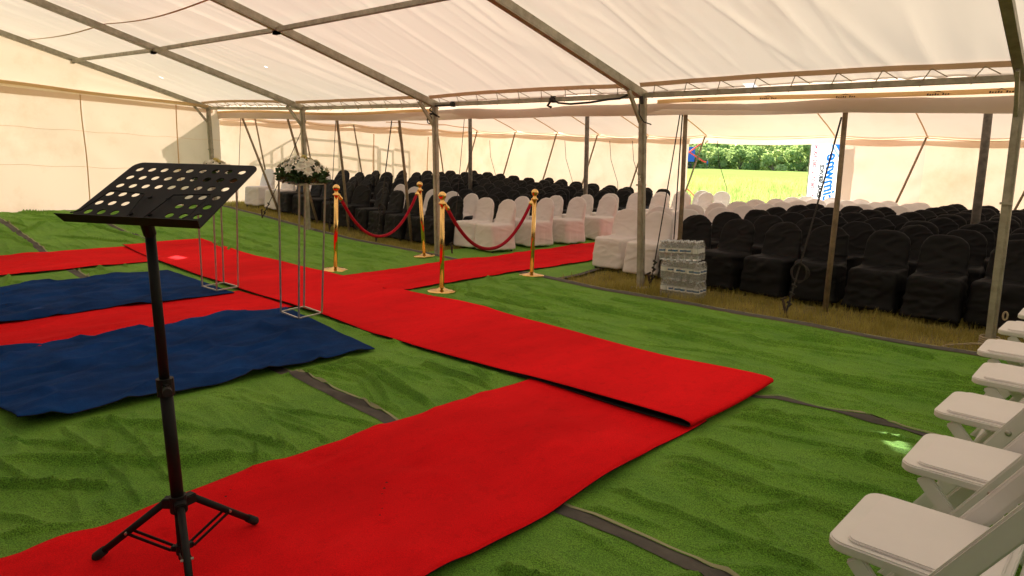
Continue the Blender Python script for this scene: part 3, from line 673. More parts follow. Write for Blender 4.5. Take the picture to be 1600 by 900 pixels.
# ------------------------------------------------------------------ covered chairs
def chair_mesh(seed, white):
    rnd = random.Random(seed); bm = bmesh.new()
    def loft(rings):
        vs = [[bm.verts.new(p) for p in rg] for rg in rings]; n = len(rings[0])
        for a, b in zip(vs[:-1], vs[1:]):
            for k in range(n): bm.faces.new((a[k], a[(k+1) % n], b[(k+1) % n], b[k]))
        bm.faces.new(vs[0][::-1]); bm.faces.new(vs[-1])
    def sq(w, d, z, cy=0., e=.22, n=28, dz=0):
        r = []
        for k in range(n):
            t = 2*math.pi*k/n; c, s = math.cos(t), math.sin(t)
            r.append((w/2*abs(c)**e*(1 if c > 0 else -1), cy+d/2*abs(s)**e*(1 if s > 0 else -1), z+dz*(s < 0)))
        return r
    fl = rnd.uniform(-.01, .02)
    z0 = .055
    loft([sq(.50+fl, .53+fl, z0, 0), sq(.485, .505, .15, 0), sq(.465, .475, .33, 0), sq(.455, .465, .415, 0), sq(.435, .44, .445, 0), sq(.38, .38, .448, 0)])
    # backrest: arched outline, leaning back (+Y)
    def bring(s):
        z = .38+s*.45; y = .185+.115*s; hw = .222-.010*s
        if s > .60: hw *= math.sqrt(max(.03, 1-((s-.60)/.405)**2.7))
        th = .085*(1-s)+.036; n = 24; r = []
        for k in range(n):
            t = 2*math.pi*k/n; c, q = math.cos(t), math.sin(t)
            x = hw*abs(c)**.45*(1 if c > 0 else -1)
            r.append((x, y+th/2*abs(q)**.7*(1 if q > 0 else -1)+.03*(x/.2)**2*(-1)*s*.6, z))
        return r
    loft([bring(s) for s in (0, .15, .3, .45, .55, .65, .75, .84, .91, .96, .99)])
    me = bpy.data.meshes.new('tmp'); bm.normal_update(); bmesh.ops.recalc_face_normals(bm, faces=bm.faces); bm.to_mesh(me); bm.free()
    o = bpy.data.objects.new('tmp', me); COL.objects.link(o)
    r = o.modifiers.new('r', 'REMESH'); r.mode = 'VOXEL'; r.voxel_size = .0135
    s = o.modifiers.new('s', 'SMOOTH'); s.iterations = 7; s.factor = .55
    bpy.context.view_layer.update()
    ev = bpy.data.meshes.new_from_object(o.evaluated_get(bpy.context.evaluated_depsgraph_get())); bpy.data.objects.remove(o)
    n = len(ev.vertices); co = np.zeros(n*3); ev.vertices.foreach_get('co', co); co = co.reshape(-1, 3)
    no = np.zeros(n*3); ev.vertices.foreach_get('normal', no); no = no.reshape(-1, 3)
    x, y, z = co.T; t = x+y*1.3
    low = np.clip((.42-z)/.35, 0, 1)
    fold = .016*low*np.abs(fbm(t*9+seed, z*1.2, seed, 2)) + (.018 if not white else .009)*ridged(x*2.2+z*4+seed, z*5-x*2.5+y, seed+5)*.6+(.018 if not white else .009)*np.abs(fbm(x*3+z*8+seed, z*9-x*5, seed+5, 2)) + .014*np.exp(-((z-.40)/.07)**2)*np.abs(fbm(x*7+seed, z*16+y*5, seed+8, 2))
    co = co+no*fold[:, None]
    co[:, 2] = np.where(co[:, 2] < .09, co[:, 2]+.02*vnoise(t*6, t*0, seed), co[:, 2])
    F = np.zeros(len(ev.polygons)*4, int); ok = all(len(p.vertices) == 4 for p in ev.polygons)
    F = np.array([tuple(p.vertices) for p in ev.polygons if len(p.vertices) == 4])
    cen = co[F].mean(1); isb = cen[:, 2] > .455+.9*np.maximum(0, .12-cen[:, 1])
    mm = M_wcloth if white else M_bcloth; out = []
    for nm, sel in (('seat_cover', ~isb), ('backrest_cover', isb)):
        f = F[sel]; u, inv = np.unique(f, return_inverse=True); out.append((nm, np_mesh(nm, co[u], inv.reshape(f.shape), mm)))
    bpy.data.meshes.remove(ev); return out
CH = {w: [chair_mesh(10*k+(5 if w else 0)+3, w) for k in range(4)] for w in (True, False)}
lm = MB(); lm.tube([(0, 0, 0), (0, 0, .10)], [.018, .022], 8); LEGME = lm.mesh('leg', M_leg)
ORD = ['first', 'second', 'third', 'fourth', 'fifth', 'sixth', 'seventh', 'eighth', 'ninth', 'tenth', 'eleventh', 'twelfth', 'thirteenth', 'fourteenth', 'fifteenth']
def put_chair(x, y, rz, white, label, group, legs):
    o = empty('covered_chair', (x, y, g1(x)+.004), rz); tag(o, label, 'chair', group)
    for nm, me in random.choice(CH[white]): link(nm, me, o)
    if legs:
        for sx in (-.19, .19):
            for sy in (-.2, .2): link('leg', LEGME, o, (sx, sy, -.012))
for j in range(9):
    for i in range(14):                                   # gable wall side of the aisle
        x = -7.55-.515*i+random.uniform(-.03, .03)+(.05*j if i < 2 else 0); y = 7.98+.88*j+random.uniform(-.05, .05)
        if i < 2: y += .18
        if j == 8 and i > 9: continue
        white = i < 2 or (j == 1 and 3 <= i <= 7) or (i >= 12 and j in (0, 1))
        if i == 13 and j == 0: x -= .25
        rz = random.gauss(.0, .09)-(.10 if i < 2 else 0)
        put_chair(x, y, rz, white, '%s covered chair, %s from the aisle carpet, %s row, ramp shadow side' % ('white' if white else 'black', ORD[i], ORD[j]), 'covered chairs on the ramp shadow side', j == 0)
for j in range(9):
    for i in range(11):                                   # water pack side of the aisle
        x = -5.22+.555*i+random.uniform(-.03, .03); y = 8.0+.88*j+random.uniform(-.05, .05)
        if i == 0: y += .15
        if i > 1 and j == 0: y -= .12
        white = i < 2 or (i == 9 and j == 5) or (j >= 6 and i < 5)
        put_chair(x, y, random.gauss(0, .09), white, '%s covered chair, %s from the aisle carpet, %s row, bottled water side' % ('white' if white else 'black', ORD[i], ORD[j]), 'covered chairs on the bottled water side', j == 0)

# ------------------------------------------------------------------ white folding chairs
def make_folding():
    root = empty('folding_chair')
    def slab(w, d, r, z0, z1, rim):
        bm = bmesh.new(); pts = []
        for (cx, cy, a0) in ((d/2-r, w/2-r, 0), (-d/2+r, w/2-r, 90), (-d/2+r, -w/2+r, 180), (d/2-r, -w/2+r, 270)):
            for k in range(7): t = math.radians(a0+15*k); pts.append((cx+r*math.cos(t), cy+r*math.sin(t)))
        vs = [bm.verts.new((x, y, z0)) for x, y in pts]; f = bm.faces.new(vs)
        ex = bmesh.ops.extrude_face_region(bm, geom=[f]); bmesh.ops.translate(bm, vec=(0, 0, z1-z0), verts=[e for e in ex['geom'] if isinstance(e, bmesh.types.BMVert)])
        bmesh.ops.recalc_face_normals(bm, faces=bm.faces)
        bmesh.ops.bevel(bm, geom=[e for e in bm.edges if abs(e.verts[0].co.z-e.verts[1].co.z) < 1e-5], offset=rim, segments=3, affect='EDGES')
        bm.verts.index_update(); q = MB(); q.add([v.co for v in bm.verts], [[v.index for v in f.verts] for f in bm.faces]); bm.free(); return q
    T = Matrix.Rotation(math.radians(3), 4, 'Y')
    st = slab(.405, .41, .05, .420, .450, .005).build('seat', M_resin, root, True); st.data.set_sharp_from_angle(angle=math.radians(22))
    sp = slab(.360, .345, .03, .447, .460, .004).build('seat_pad', M_pad, st, True); sp.location = (.015, 0, 0); sp.data.set_sharp_from_angle(angle=math.radians(22))
    for sy in (-1, 1):
        y = sy*.222
        u = MB(); u.bar((-.20, y, .0), (.30, y, .80), .020, .062, up=(0, 0, 1), bevel=.006); u.bar((-.185, y-sy*.012, .03), (.29, y-sy*.012, .79), .006, .040); up_ = u.build('upright', M_resin, root)
        b = MB(); b.lathe([(.012, 0), (.012, .006), (.006, .009)], 12); bo = b.build('bolt', M_bolt, up_); bo.location = (.075, y+sy*.010, .44); bo.rotation_euler = (-sy*math.pi/2, 0, 0)
        l = MB(); l.bar((-.13, sy*.185, .415), (.22, sy*.185, .0), .020, .05, bevel=.005); l.build('rear_leg', M_resin, root)
    for (x, z, h_) in ((.285, .765, .07), (.225, .665, .055)):
        s_ = MB(); n = 9; P = [(x+.03*(1-(2*k/(n-1)-1)**2), -.215+.43*k/(n-1), z) for k in range(n)]
        for k in range(n-1): s_.bar(P[k], P[k+1], .016, h_)
        s_.build('back_slat', M_resin, root)
    s_ = MB(); s_.bar((-.155, -.215, .085), (-.155, .215, .085), .018, .03, bevel=.004); s_.build('stretcher', M_resin, root)
    s_ = MB(); s_.bar((.175, -.18, .06), (.175, .18, .06), .018, .03, bevel=.004); s_.build('stretcher', M_resin, root)
    return root
def copy_tree(o, parent=None):
    c = o.copy(); COL.objects.link(c); c.parent = parent
    for ch in o.children: copy_tree(ch, c)
    return c
fc0 = make_folding()
for k in range(7):
    o = fc0 if k == 0 else copy_tree(fc0)
    y = [2.11, 2.84, 3.53, 4.19, 4.83, 5.55, 6.25][k]; x = [-.295, -.275, -.300, -.265, -.335, -.32, -.29][k]
    o.location = (x, y, .030+float(w_low(np.array([x]), np.array([y]))[0])); o.rotation_euler = (0, 0, random.gauss(0, .02))
    tag(o, 'white padded folding chair, %s in its row from the steel tent post' % ORD[6-k], 'folding chair', 'white folding chairs in a row')

# ------------------------------------------------------------------ music stand
ms = empty('music_stand', (-2.346, .931, .046)); tag(ms, 'black perforated music stand on a tripod standing on the red carpet', 'music stand')
TOPX = Vector((-.035, -.02, 1.20))
m = MB(); m.tube([(0, 0, .025), (-.004, -.002, .22)], .0165, 14); m.build('lower_tube', M_black, ms, True)
m = MB(); m.tube([(-.004, -.002, .20), (-.022, -.012, .68)], .021, 14); m.build('outer_tube', M_black, ms, True)
m = MB(); m.tube([(-.022, -.012, .66), TOPX], .0165, 14); m.build('inner_tube', M_black, ms, True)
m = MB(); m.tube([(-.020, -.011, .63), (-.022, -.012, .69)], .028, 14); m.box((.014, -.022, .66), (.030, .022, .036), bevel=.005)
cl = m.build('clamp', M_black, ms); m = MB(); m.tube([(.022, -.024, .66), (.048, -.034, .66)], .015, 10); m.build('clamp_knob', M_rubber, cl)
m = MB(); m.tube([(-.004, -.002, .205), (-.005, -.003, .265)], .029, 14)
angs = [math.radians(a) for a in (221, 101.7, -18.6)]
for a in angs: m.box((.034*math.cos(a), .034*math.sin(a), .238), (.045, .036, .036), Matrix.Rotation(a, 3, 'Z'), bevel=.004)
hub = m.build('tripod_hub', M_black, ms)
m = MB(); m.tube([(.0, 0, .045), (.0, 0, .080)], .023, 12)
for a in angs: m.box((.026*math.cos(a), .026*math.sin(a), .062), (.028, .020, .020), Matrix.Rotation(a, 3, 'Z'), bevel=.003)
m.build('lower_collar', M_black, ms)
for a in angs:
    ca, sa = math.cos(a), math.sin(a); P0 = Vector((.05*ca, .05*sa, .238)); P1 = Vector((.318*ca, .318*sa, .016))
    m = MB(); m.tube([P0, P1], .0125, 10); lg = m.build('leg', M_black, ms, True)
    m = MB(); d = (P1-P0).normalized(); m.tube([P1-d*.05, P1-d*.006, P1+d*.004], [.016, .017, .010], 12); m.build('rubber_foot', M_rubber, lg, True)
    mid = P0.lerp(P1, .52); sidev = Vector((-sa, ca, 0))
    for s_ in (-1, 1):
        m = MB(); m.bar(mid+sidev*.014*s_, Vector((.035*ca, .035*sa, .062))+sidev*.014*s_, .004, .010); m.build('brace', M_black, ms)
    m = MB(); m.tube([mid-sidev*.02, mid+sidev*.02], .005, 8); m.build('rivet', M_bolt, lg)
# perforated desk
yaw = math.radians(28.1); tilt = math.radians(61.); W, H = .50, .375
dk = empty('desk_pivot'); bpy.data.objects.remove(dk)
uV = Vector((math.cos(yaw), math.sin(yaw), 0)); nV = Vector((-math.sin(yaw), math.cos(yaw), 0)); upV = nV*math.sin(tilt)+Vector((0, 0, math.cos(tilt))); fV = uV.cross(upV)
ORG = Vector((-2.327, .836, 1.268))-Vector((-2.346, .931, .046))
DM = Matrix((uV, upV, fV)).transposed()
def dpt(u, v, w): return ORG+DM @ Vector((u, v, w))
pl = MB(); cols, rows = 9, 6; mu, mv0, mv1 = .020, .028, .020; cw = (W-2*mu)/cols; chh = (H-mv0-mv1)/rows; NH = 16; hr = .0142; T_ = .0016
def plate_cell(u0, u1, v0, v1, hole):
    cu, cv = (u0+u1)/2, (v0+v1)/2
    sqp = []
    for k in range(NH):
        t = 2*math.pi*k/NH; c, s = math.cos(t), math.sin(t); q = 1/max(abs(c), abs(s)); sqp.append((cu+c*q*(u1-u0)/2, cv+s*q*(v1-v0)/2))
    for w in (T_, -T_):
        if hole:
            inn = [(cu+hr*math.cos(2*math.pi*k/NH), cv+hr*math.sin(2*math.pi*k/NH)) for k in range(NH)]
            pl.add([dpt(*p, w) for p in sqp+inn], [(k, (k+1) % NH, NH+(k+1) % NH, NH+k) if w > 0 else (NH+k, NH+(k+1) % NH, (k+1) % NH, k) for k in range(NH)])
            # square corners
            for (a, b) in ((u0, v0), (u1, v0), (u1, v1), (u0, v1)): pass
        else: pl.add([dpt(u0, v0, w), dpt(u1, v0, w), dpt(u1, v1, w), dpt(u0, v1, w)], [(0, 1, 2, 3)])
    if hole:
        pl.add([dpt(cu+hr*math.cos(2*math.pi*k/NH), cv+hr*math.sin(2*math.pi*k/NH), w) for w in (T_, -T_) for k in range(NH)], [(k, NH+k, NH+(k+1) % NH, (k+1) % NH) for k in range(NH)])
u_0 = -W/2+mu
for r in range(rows):
    for c in range(cols):
        plate_cell(u_0+c*cw, u_0+(c+1)*cw, mv0+r*chh, mv0+(r+1)*chh, not (r < 3 and 3 <= c <= 5))
# rim with rounded upper corners
def rim(outer, inner):
    for w in (T_, -T_): pl.add([dpt(*p, w) for p in outer+inner], [tuple(range(len(outer)))+tuple(range(len(outer)+len(inner)-1, len(outer)-1, -1))])
    pl.add([dpt(*p, w) for w in (T_, -T_) for p in outer], [(k, k+1, len(outer)+k+1, len(outer)+k) for k in range(len(outer)-1)])
rc = .035; arc = lambda cx, cy, a0: [(cx+rc*math.cos(math.radians(a0+15*k)), cy+rc*math.sin(math.radians(a0+15*k))) for k in range(7)]
vt = H-mv1
rim([(W/2, 0), (W/2, H-rc)]+arc(W/2-rc, H-rc, 0)[1:], [(-u_0, 0), (-u_0, vt), (-u_0-.015, vt)])
rim(arc(W/2-rc, H-rc, 90-0)[:1]+[(-W/2+rc, H)], [(W/2-rc, vt), (-W/2+rc, vt)])
rim(arc(-W/2+rc, H-rc, 90)+[(-W/2, 0)], [(-W/2+rc, vt), (u_0, vt), (u_0, 0)])
rim([(u_0, 0), (-u_0, 0)], [(u_0, mv0), (-u_0, mv0)])
desk = pl.build('desk', M_black, ms)
l = MB(); l.add([dpt(-W/2, 0, T_), dpt(W/2, 0, T_), dpt(W/2+.012, -.010, .034), dpt(-W/2-.012, -.010, .034), dpt(-W/2, -.004, -.002), dpt(W/2, -.004, -.002), dpt(W/2+.012, -.013, .035), dpt(-W/2-.012, -.013, .035)],
             [(0, 1, 2, 3), (7, 6, 5, 4), (3, 2, 6, 7), (0, 3, 7, 4), (1, 5, 6, 2), (0, 4, 5, 1)])
l.build('lip', M_black, desk)
for s_ in (-1, 1):
    w_ = MB(); a0 = .03*s_; w_.tube([dpt(s_*.03, .02, .008), dpt(s_*.055, .155, .012), dpt(s_*.19, .165, .014), dpt(s_*.20, .03, .022), dpt(s_*.205, -.004, .034)], .0022, 6); w_.build('page_holder', M_black, desk)
for (a, b) in ((-.035, .05), (.035, .05), (-.035, .15), (.035, .15)):
    w_ = MB(); w_.tube([dpt(a, b, T_), dpt(a, b, .006)], .007, 10); w_.build('rivet', M_black, desk)
w_ = MB(); w_.tube([TOPX-Vector((0, 0, .02)), dpt(0, .06, -.01)], .020, 12); w_.box(dpt(0, .09, -.012), (.10, .14, .016), DM, bevel=.003); w_.build('tilt_bracket', M_black, ms)

# ------------------------------------------------------------------ flower stands and arrangements
def petal_flower(mat_, n, L_, w_, lift, layers=1):
    q = MB()
    for ly in range(layers):
        for k in range(n):
            a = 2*math.pi*(k+.5*ly)/n; c, s = math.cos(a), math.sin(a); Lk = L_*(1-.28*ly); z1 = lift*(.5+.6*ly)
            pts = [(0, 0, 0), (.5*Lk, -w_*.5, z1), (.55*Lk, w_*.5, z1), (Lk, 0, z1*.9)]
            mid = (.55*Lk, 0, z1*.75)
            P = [(x*c-y*s, x*s+y*c, z) for x, y, z in pts+[mid]]
            q.add(P, [(0, 1, 4), (0, 4, 2), (1, 3, 4), (4, 3, 2)])
    return q.mesh('flower', mat_, True)
FL_W = petal_flower(M_petal, 7, .062, .034, .030, 2); FL_C = petal_flower(M_cream, 11, .058, .022, .026, 3)
def arrangement(loc, seed, label):
    rnd = random.Random(seed); o = empty('flower_arrangement', loc); tag(o, label, 'flowers', 'flower arrangements on tall stands')
    q = MB(); 
    for k in range(900):
        a = rnd.uniform(0, 6.283); r = math.sqrt(rnd.random())*.195; hmax = .145*(1-(r/.22)**2)+.02; z = rnd.uniform(-.015, hmax); x, y = r*math.cos(a), r*math.sin(a)
        d = Vector((x*4+rnd.uniform(-.5, .5), y*4+rnd.uniform(-.5, .5), rnd.uniform(-.2, .9))).normalized(); sd_ = d.orthogonal().normalized(); sd_ = (Matrix.Rotation(rnd.uniform(0, 6.28), 3, d) @ sd_)
        L_ = rnd.uniform(.03, .062); w = L_*.26; p = Vector((x, y, z))
        q.add([p, p+d*L_*.5+sd_*w, p+d*L_, p+d*L_*.5-sd_*w], [(0, 1, 2, 3)])
    q.build('foliage', M_leaf, o)
    q = MB(); q.lathe([(.0, 0), (.13, .0), (.14, .03), (.0, .03)], 16); q.build('tray', M_leaf, o)
    spots = []
    for k in range(27):
        a = k*2.39996+rnd.uniform(-.3, .3); r = .205*math.sqrt((k+.4)/27); spots.append((a, r))
    for k, (a, r) in enumerate(spots):
        z = .155*(1-(r/.25)**2)+.03; f = link('flower', FL_C if k < 2 else FL_W, o); f.location = (r*math.cos(a), r*math.sin(a), z)
        nrm = Vector((r*math.cos(a)*5, r*math.sin(a)*5, .6)).normalized(); f.rotation_euler = nrm.to_track_quat('Z', 'Y').to_euler()
        s_ = rnd.uniform(.55, .9)*(1.35 if k < 2 else 1); f.scale = (s_, s_, s_)
    return o
def fstand(c, z0, rot, label, h=1.195):
    o = empty('flower_stand', (*c, z0), rot=rot); tag(o, label, 'flower stand', 'tall wire flower stands'); a = .128; t = .015
    for sx in (-1, 1):
        for sy in (-1, 1):
            q = MB(); q.bar((sx*a, sy*a, .0), (sx*a*1.08, sy*a*1.08, h), t, t); q.build('leg', M_steel, o)
    for nm, z, k in (('base_frame', .006, 1.), ('top_frame', h, 1.08)):
        q = MB(); b = a*k
        for p1, p2 in (((-b, -b), (b, -b)), ((b, -b), (b, b)), ((b, b), (-b, b)), ((-b, b), (-b, -b))):
            e = Vector((p2[0]-p1[0], p2[1]-p1[1], 0)).normalized()*.006
            q.bar((p1[0]+e.x, p1[1]+e.y, z), (p2[0]-e.x, p2[1]-e.y, z), .012, .012)
        q.build(nm, M_steel, o)
    q = MB(); q.box((0, 0, h+.008), (2*a*1.08, 2*a*1.08, .004)); q.build('top_plate', M_steel, o)
    return o
RA = (math.radians(1.5), math.radians(5.2), math.radians(6)); RB = (math.radians(1), math.radians(3.), math.radians(8))
s1 = fstand((-5.535, 3.385), .056, RA, 'tall silver wire flower stand at the corner of the blue carpet')
s2 = fstand((-7.19, 3.43), .058, RB, 'tall silver wire flower stand behind the music stand desk', 1.12)
bpy.context.view_layer.update()
for st_, hh_, seed, lb in ((s1, 1.212, 3, 'white lilies and green leaves on the stand beside black covered chairs'), (s2, 1.137, 5, 'white and cream flowers mostly hidden behind the music stand desk')):
    p = st_.matrix_world @ Vector((0, 0, hh_)); a_ = arrangement(p, seed, lb); a_.rotation_euler = (0, st_.rotation_euler[1]*.6, 0)

# ------------------------------------------------------------------ brass stanchions and velvet ropes
def make_stanchion():
    o = empty('stanchion')
    q = MB(); q.lathe([(.0, 0), (.160, 0), (.162, .006), (.155, .014), (.11, .022), (.045, .032), (.030, .045), (.0, .045)], 36); q.build('base', M_gold, o, True)
    q = MB(); q.lathe([(.0, .04), (.0255, .04), (.0255, .965), (.0, .965)], 22); q.build('post', M_gold, o, True)
    q = MB(); q.lathe([(.0, .95), (.030, .95), (.044, .958), (.044, .966), (.030, .975), (.022, .99), (.020, 1.005), (.0, 1.005)], 24); q.build('collar', M_gold, o, True)
    q = MB(); q.lathe([(.0, 1.0)]+[(.044*math.sin(t), 1.045-.044*math.cos(t)) for t in np.linspace(.3, math.pi-.02, 14)], 24); q.build('ball', M_gold, o, True)
    return o
STN = [((-7.48, 5.08), (.0, .06), 'brass stanchion where turf meets the aisle carpet, wire flower stand side'), ((-7.66, 6.74), (0, -.065), 'brass stanchion on turf in front of the black covered chairs'),
       ((-5.53, 5.12), (0, .0), 'brass stanchion beside the aisle carpet, nearest the folded red carpet'), ((-5.55, 6.68), (.0, .065), 'brass stanchion in front of white chairs where the aisle turf begins')]
st0 = make_stanchion()
for k, ((x, y), (rx, ry), lb) in enumerate(STN):
    o = st0 if k == 0 else copy_tree(st0); o.location = (x, y, float(turf_z(np.array([x]), np.array([y]))[0])+.002); o.rotation_euler = (rx, ry, k*.7); tag(o, lb, 'stanchion', 'brass rope stanchions')
bpy.context.view_layer.update()
sts = [o for o in bpy.data.objects if o.name.startswith('stanchion')]; sts.sort(key=lambda o: o.name)
for (a, b, low, lb) in ((0, 1, .40, 'red velvet rope hanging in front of black covered chairs'), (2, 3, .44, 'red velvet rope hanging in front of white covered chairs')):
    A = sts[a].matrix_world @ Vector((0, 0, .955)); B = sts[b].matrix_world @ Vector((0, 0, .955)); d = (B-A).normalized(); A = A+d*.045; B = B-d*.045
    o = empty('velvet_rope', A); tag(o, lb, 'rope barrier', 'velvet ropes between stanchions')
    P = []
    for t in np.linspace(0, 1, 34):
        q_ = A.lerp(B, t); q_.z -= (A.z-low)*(1-abs(2*t-1)**2.1); P.append(q_-A)
    q = MB(); q.tube(P[1:-1], .020, 12); q.build('rope', M_velvet, o, True)
    for e in (P[:4], P[::-1][:4]):
        dd = (e[2]-e[0]).normalized(); q = MB(); q.tube([e[0], e[0]+dd*.02, e[0]+dd*.05, e[0]+dd*.075], [.008, .018, .025, .023], 12); q.build('end_cap', M_gold, o, True)
        q = MB(); c = e[0]; q.tube([c+Vector((.0, .018*math.cos(t), .018*math.sin(t))) for t in np.linspace(0, 6.28, 14)], .005, 6); q.build('hook', M_gold, o, True)

# ------------------------------------------------------------------ shrink-wrapped water
bt = MB(); bt.lathe([(.0, 0), (.034, 0), (.037, .008), (.036, .05), (.0375, .06), (.036, .07), (.0375, .135), (.034, .150), (.018, .178), (.014, .186), (.014, .196), (.0, .196)], 14); BOT = bt.mesh('bottle', M_pet, True)
bt = MB(); bt.lathe([(.0, .192), (.0165, .192), (.0165, .207), (.0, .207)], 12); CAPM = bt.mesh('cap', M_cap)
bt = MB(); bt.lathe([(.0383, .080), (.0383, .128)], 14); bt.f = bt.f[:-2]; bt.mi = bt.mi[:-2]; LABM = bt.mesh('label', M_label, True)
bt = MB(); bt.lathe([(.0392, .094), (.0392, .114)], 14); bt.f = bt.f[:5]; bt.mi = bt.mi[:5]; LABB = bt.mesh('label_print', M_labelblue, True)
def pack(c, z, rz, tilt_, label, seed, nx=6, ny=3):
    rnd = random.Random(seed); o = empty('water_pack', (*c, z), rot=(0, tilt_, rz)); tag(o, label, 'bottled water', 'shrink wrapped packs of bottled water'); p = .0775
    for i in range(nx):
        for j in range(ny):
            b = link('bottle', BOT, o, ((i-(nx-1)/2)*p, (j-(ny-1)/2)*p, .002)); b.rotation_euler = (0, 0, rnd.uniform(0, 6))
            link('cap', CAPM, b)
            if j == 0 or i in (0, nx-1):
                link('label', LABM, b)
                if rnd.random() < .8: link('label_print', LABB, b); b.rotation_euler = (0, 0, -2.2+rnd.uniform(-.8, .8))
    hx, hy, hz_ = nx*p/2+.004, ny*p/2+.004, .208
    n = 180; prof = []
    for z_ in np.linspace(.0, hz_, 12):
        k = 1-.06*sstep((z_-.14)/.07)-.02*sstep((.02-z_)/.02); rg = []
        for t in np.linspace(0, 2*math.pi, n, endpoint=False):
            cc, ss = math.cos(t), math.sin(t); x = hx*k*abs(cc)**.2*(1 if cc > 0 else -1); y = hy*k*abs(ss)**.2*(1 if ss > 0 else -1)
            if abs(ss)**.2 > .9: y *= 1+.10*(abs(math.cos(math.pi*(x/p+(nx-1)/2)))-.75)
            else: x *= 1+.05*(abs(math.cos(math.pi*(y/p+(ny-1)/2)))-.75)
            w = .004*float(vnoise(np.array(x*45+seed), np.array(z_*60+y*45), seed)); rg.append((x*(1+w*3), y*(1+w*4), z_+.006*float(vnoise(np.array(x*40), np.array(y*40), seed+1))*(z_ > .1)))
        prof.append(rg)
    q = MB(); V_ = [v for r in prof for v in r]; Fq = [(i*n+k, i*n+(k+1) % n, (i+1)*n+(k+1) % n, (i+1)*n+k) for i in range(11) for k in range(n)]; Fq.append(tuple(11*n+k for k in range(n)))
    q.add(V_, Fq); q.build('shrink_film', M_film, o, True)
pack((-3.60, 6.98), .006, .06, 0, 'clear water bottle pack, bottom of the stack beside tent post', 1)
pack((-3.605, 6.97), .218, .05, 0, 'clear water bottle pack, middle of the stack beside tent post', 2)
pack((-3.645, 6.985), .432, .10, -.05, 'clear water bottle pack, tilted on top of the stack beside tent post', 3)

# ------------------------------------------------------------------ dry grass at the tent edge, meadow
def blades(n, xr, yr, hr_, w, keep=None, lean=.5, seed=1):
    r = np.random.default_rng(seed); x = r.uniform(*xr, n); y = r.uniform(*yr, n)
    k = (vnoise(x*2.5, y*2.5, seed) > r.uniform(-.55, .25, n))
    if keep is not None: k &= keep(x, y)
    x, y = x[k], y[k]; n = len(x); h = r.uniform(*hr_, n)*(.7+.7*(vnoise(x*1.5, y*1.5, seed+2)+.5)); a = r.uniform(0, 6.283, n); b = r.uniform(0, 6.283, n); ln = r.uniform(.1, 1, n)*lean*h
    z = gz(x); ww = w*r.uniform(.6, 1.3, n)
    P = np.zeros((n, 5, 3)); cx, cy = np.cos(a)*ww, np.sin(a)*ww; lx, ly = np.cos(b)*ln, np.sin(b)*ln
    P[:, 0] = np.stack([x-cx, y-cy, z], 1); P[:, 1] = np.stack([x+cx, y+cy, z], 1)
    P[:, 2] = np.stack([x+cx*.7+lx*.4, y+cy*.7+ly*.4, z+h*.6], 1); P[:, 3] = np.stack([x-cx*.7+lx*.4, y-cy*.7+ly*.4, z+h*.6], 1); P[:, 4] = np.stack([x+lx, y+ly, z+h], 1)
    i = np.arange(n)*5; F = np.vstack([np.stack([i, i+1, i+2], 1), np.stack([i, i+2, i+3], 1), np.stack([i+3, i+2, i+4], 1)]); return P.reshape(-1, 3), F
def not_turf(x, y): return (y > e_out(x)+.01) & ~((x > -8.1) & (x < -5.2))
V_, F_ = blades(120000, (-15.6, 2.0), (6.6, 8.9), (.025, .095), .0028, not_turf, .8, 5)
V2, F2 = blades(50000, (-15.6, 2.0), (8.9, 15.8), (.03, .10), .004, not_turf, .8, 6)
o = link('dry_grass', np_mesh('dry_grass', np.vstack([V_, V2]), np.vstack([F_, F2+len(V_)]), M_blade, False)); tag(o, 'short dry trampled grass under the covered chairs', 'grass', kind='stuff')
V_, F_ = blades(60000, (-30, -1), (16.2, 45), (.10, .38), .012, lambda x, y: (x/y > -.72) & (x/y < -.15), .6, 8)
o = link('meadow_grass', np_mesh('meadow_grass', V_, F_, M_blade2, False)); tag(o, 'tall yellow green grass in the sunlit field behind the tent', 'grass', kind='stuff')

# ------------------------------------------------------------------ outside: banner, ramp, truck, person, bushes
def text_mesh(body, size, shear=0., bold=0.):
    cu = bpy.data.curves.new('t', 'FONT'); cu.body = body; cu.size = size; cu.shear = shear; cu.offset = bold; to = bpy.data.objects.new('t', cu); COL.objects.link(to)
    bpy.context.view_layer.update(); me = bpy.data.meshes.new_from_object(to.evaluated_get(bpy.context.evaluated_depsgraph_get())); bpy.data.objects.remove(to); return me
bn = empty('banner', (-5.22, 16.42, 0)); tag(bn, 'white printed vertical banner seen from behind in the tent opening', 'banner')
M_bw = canvas('banner_white', (.9, .9, .9), (.9, .9, .92), .5, .0); M_bb = canvas('banner_blue', (.02, .16, .62), (.02, .20, .75), .5, 0.); M_bl = canvas('banner_light_blue', (.3, .5, .75), (.3, .5, .8), .5, 0.)
M_br = canvas('banner_red', (.62, .03, .06), (.75, .04, .08), .5, 0.); M_bk = mat('banner_black', (.02, .02, .03), .8)
ph = .36
q = MB(); q.add([(-.33, 0, .12), (.36, 0, .12), (.36, 0, 2.15), (-.33, 0, 2.15)], [(0, 1, 2, 3)]); q.build('panel', M_bw, bn)
q = MB(); q.add([(.03, -.004, 2.15), (.36, -.004, 2.15), (.36, -.004, 1.66)], [(0, 1, 2)]); q.build('corner_print', M_bb, bn)
q = MB(); q.add([(-.08, -.004, 2.15), (-.02, -.004, 2.15), (.36, -.004, 1.60), (.36, -.004, 1.53)], [(0, 1, 2, 3)]); q.build('stripe_print', M_bl, bn)
q = MB(); q.tube([(-.345, .0, .0), (-.345, 0, 2.2)], .012, 8); q.tube([(.375, 0, 0), (.375, 0, 2.2)], .012, 8); q.build('frame', M_galv, bn)
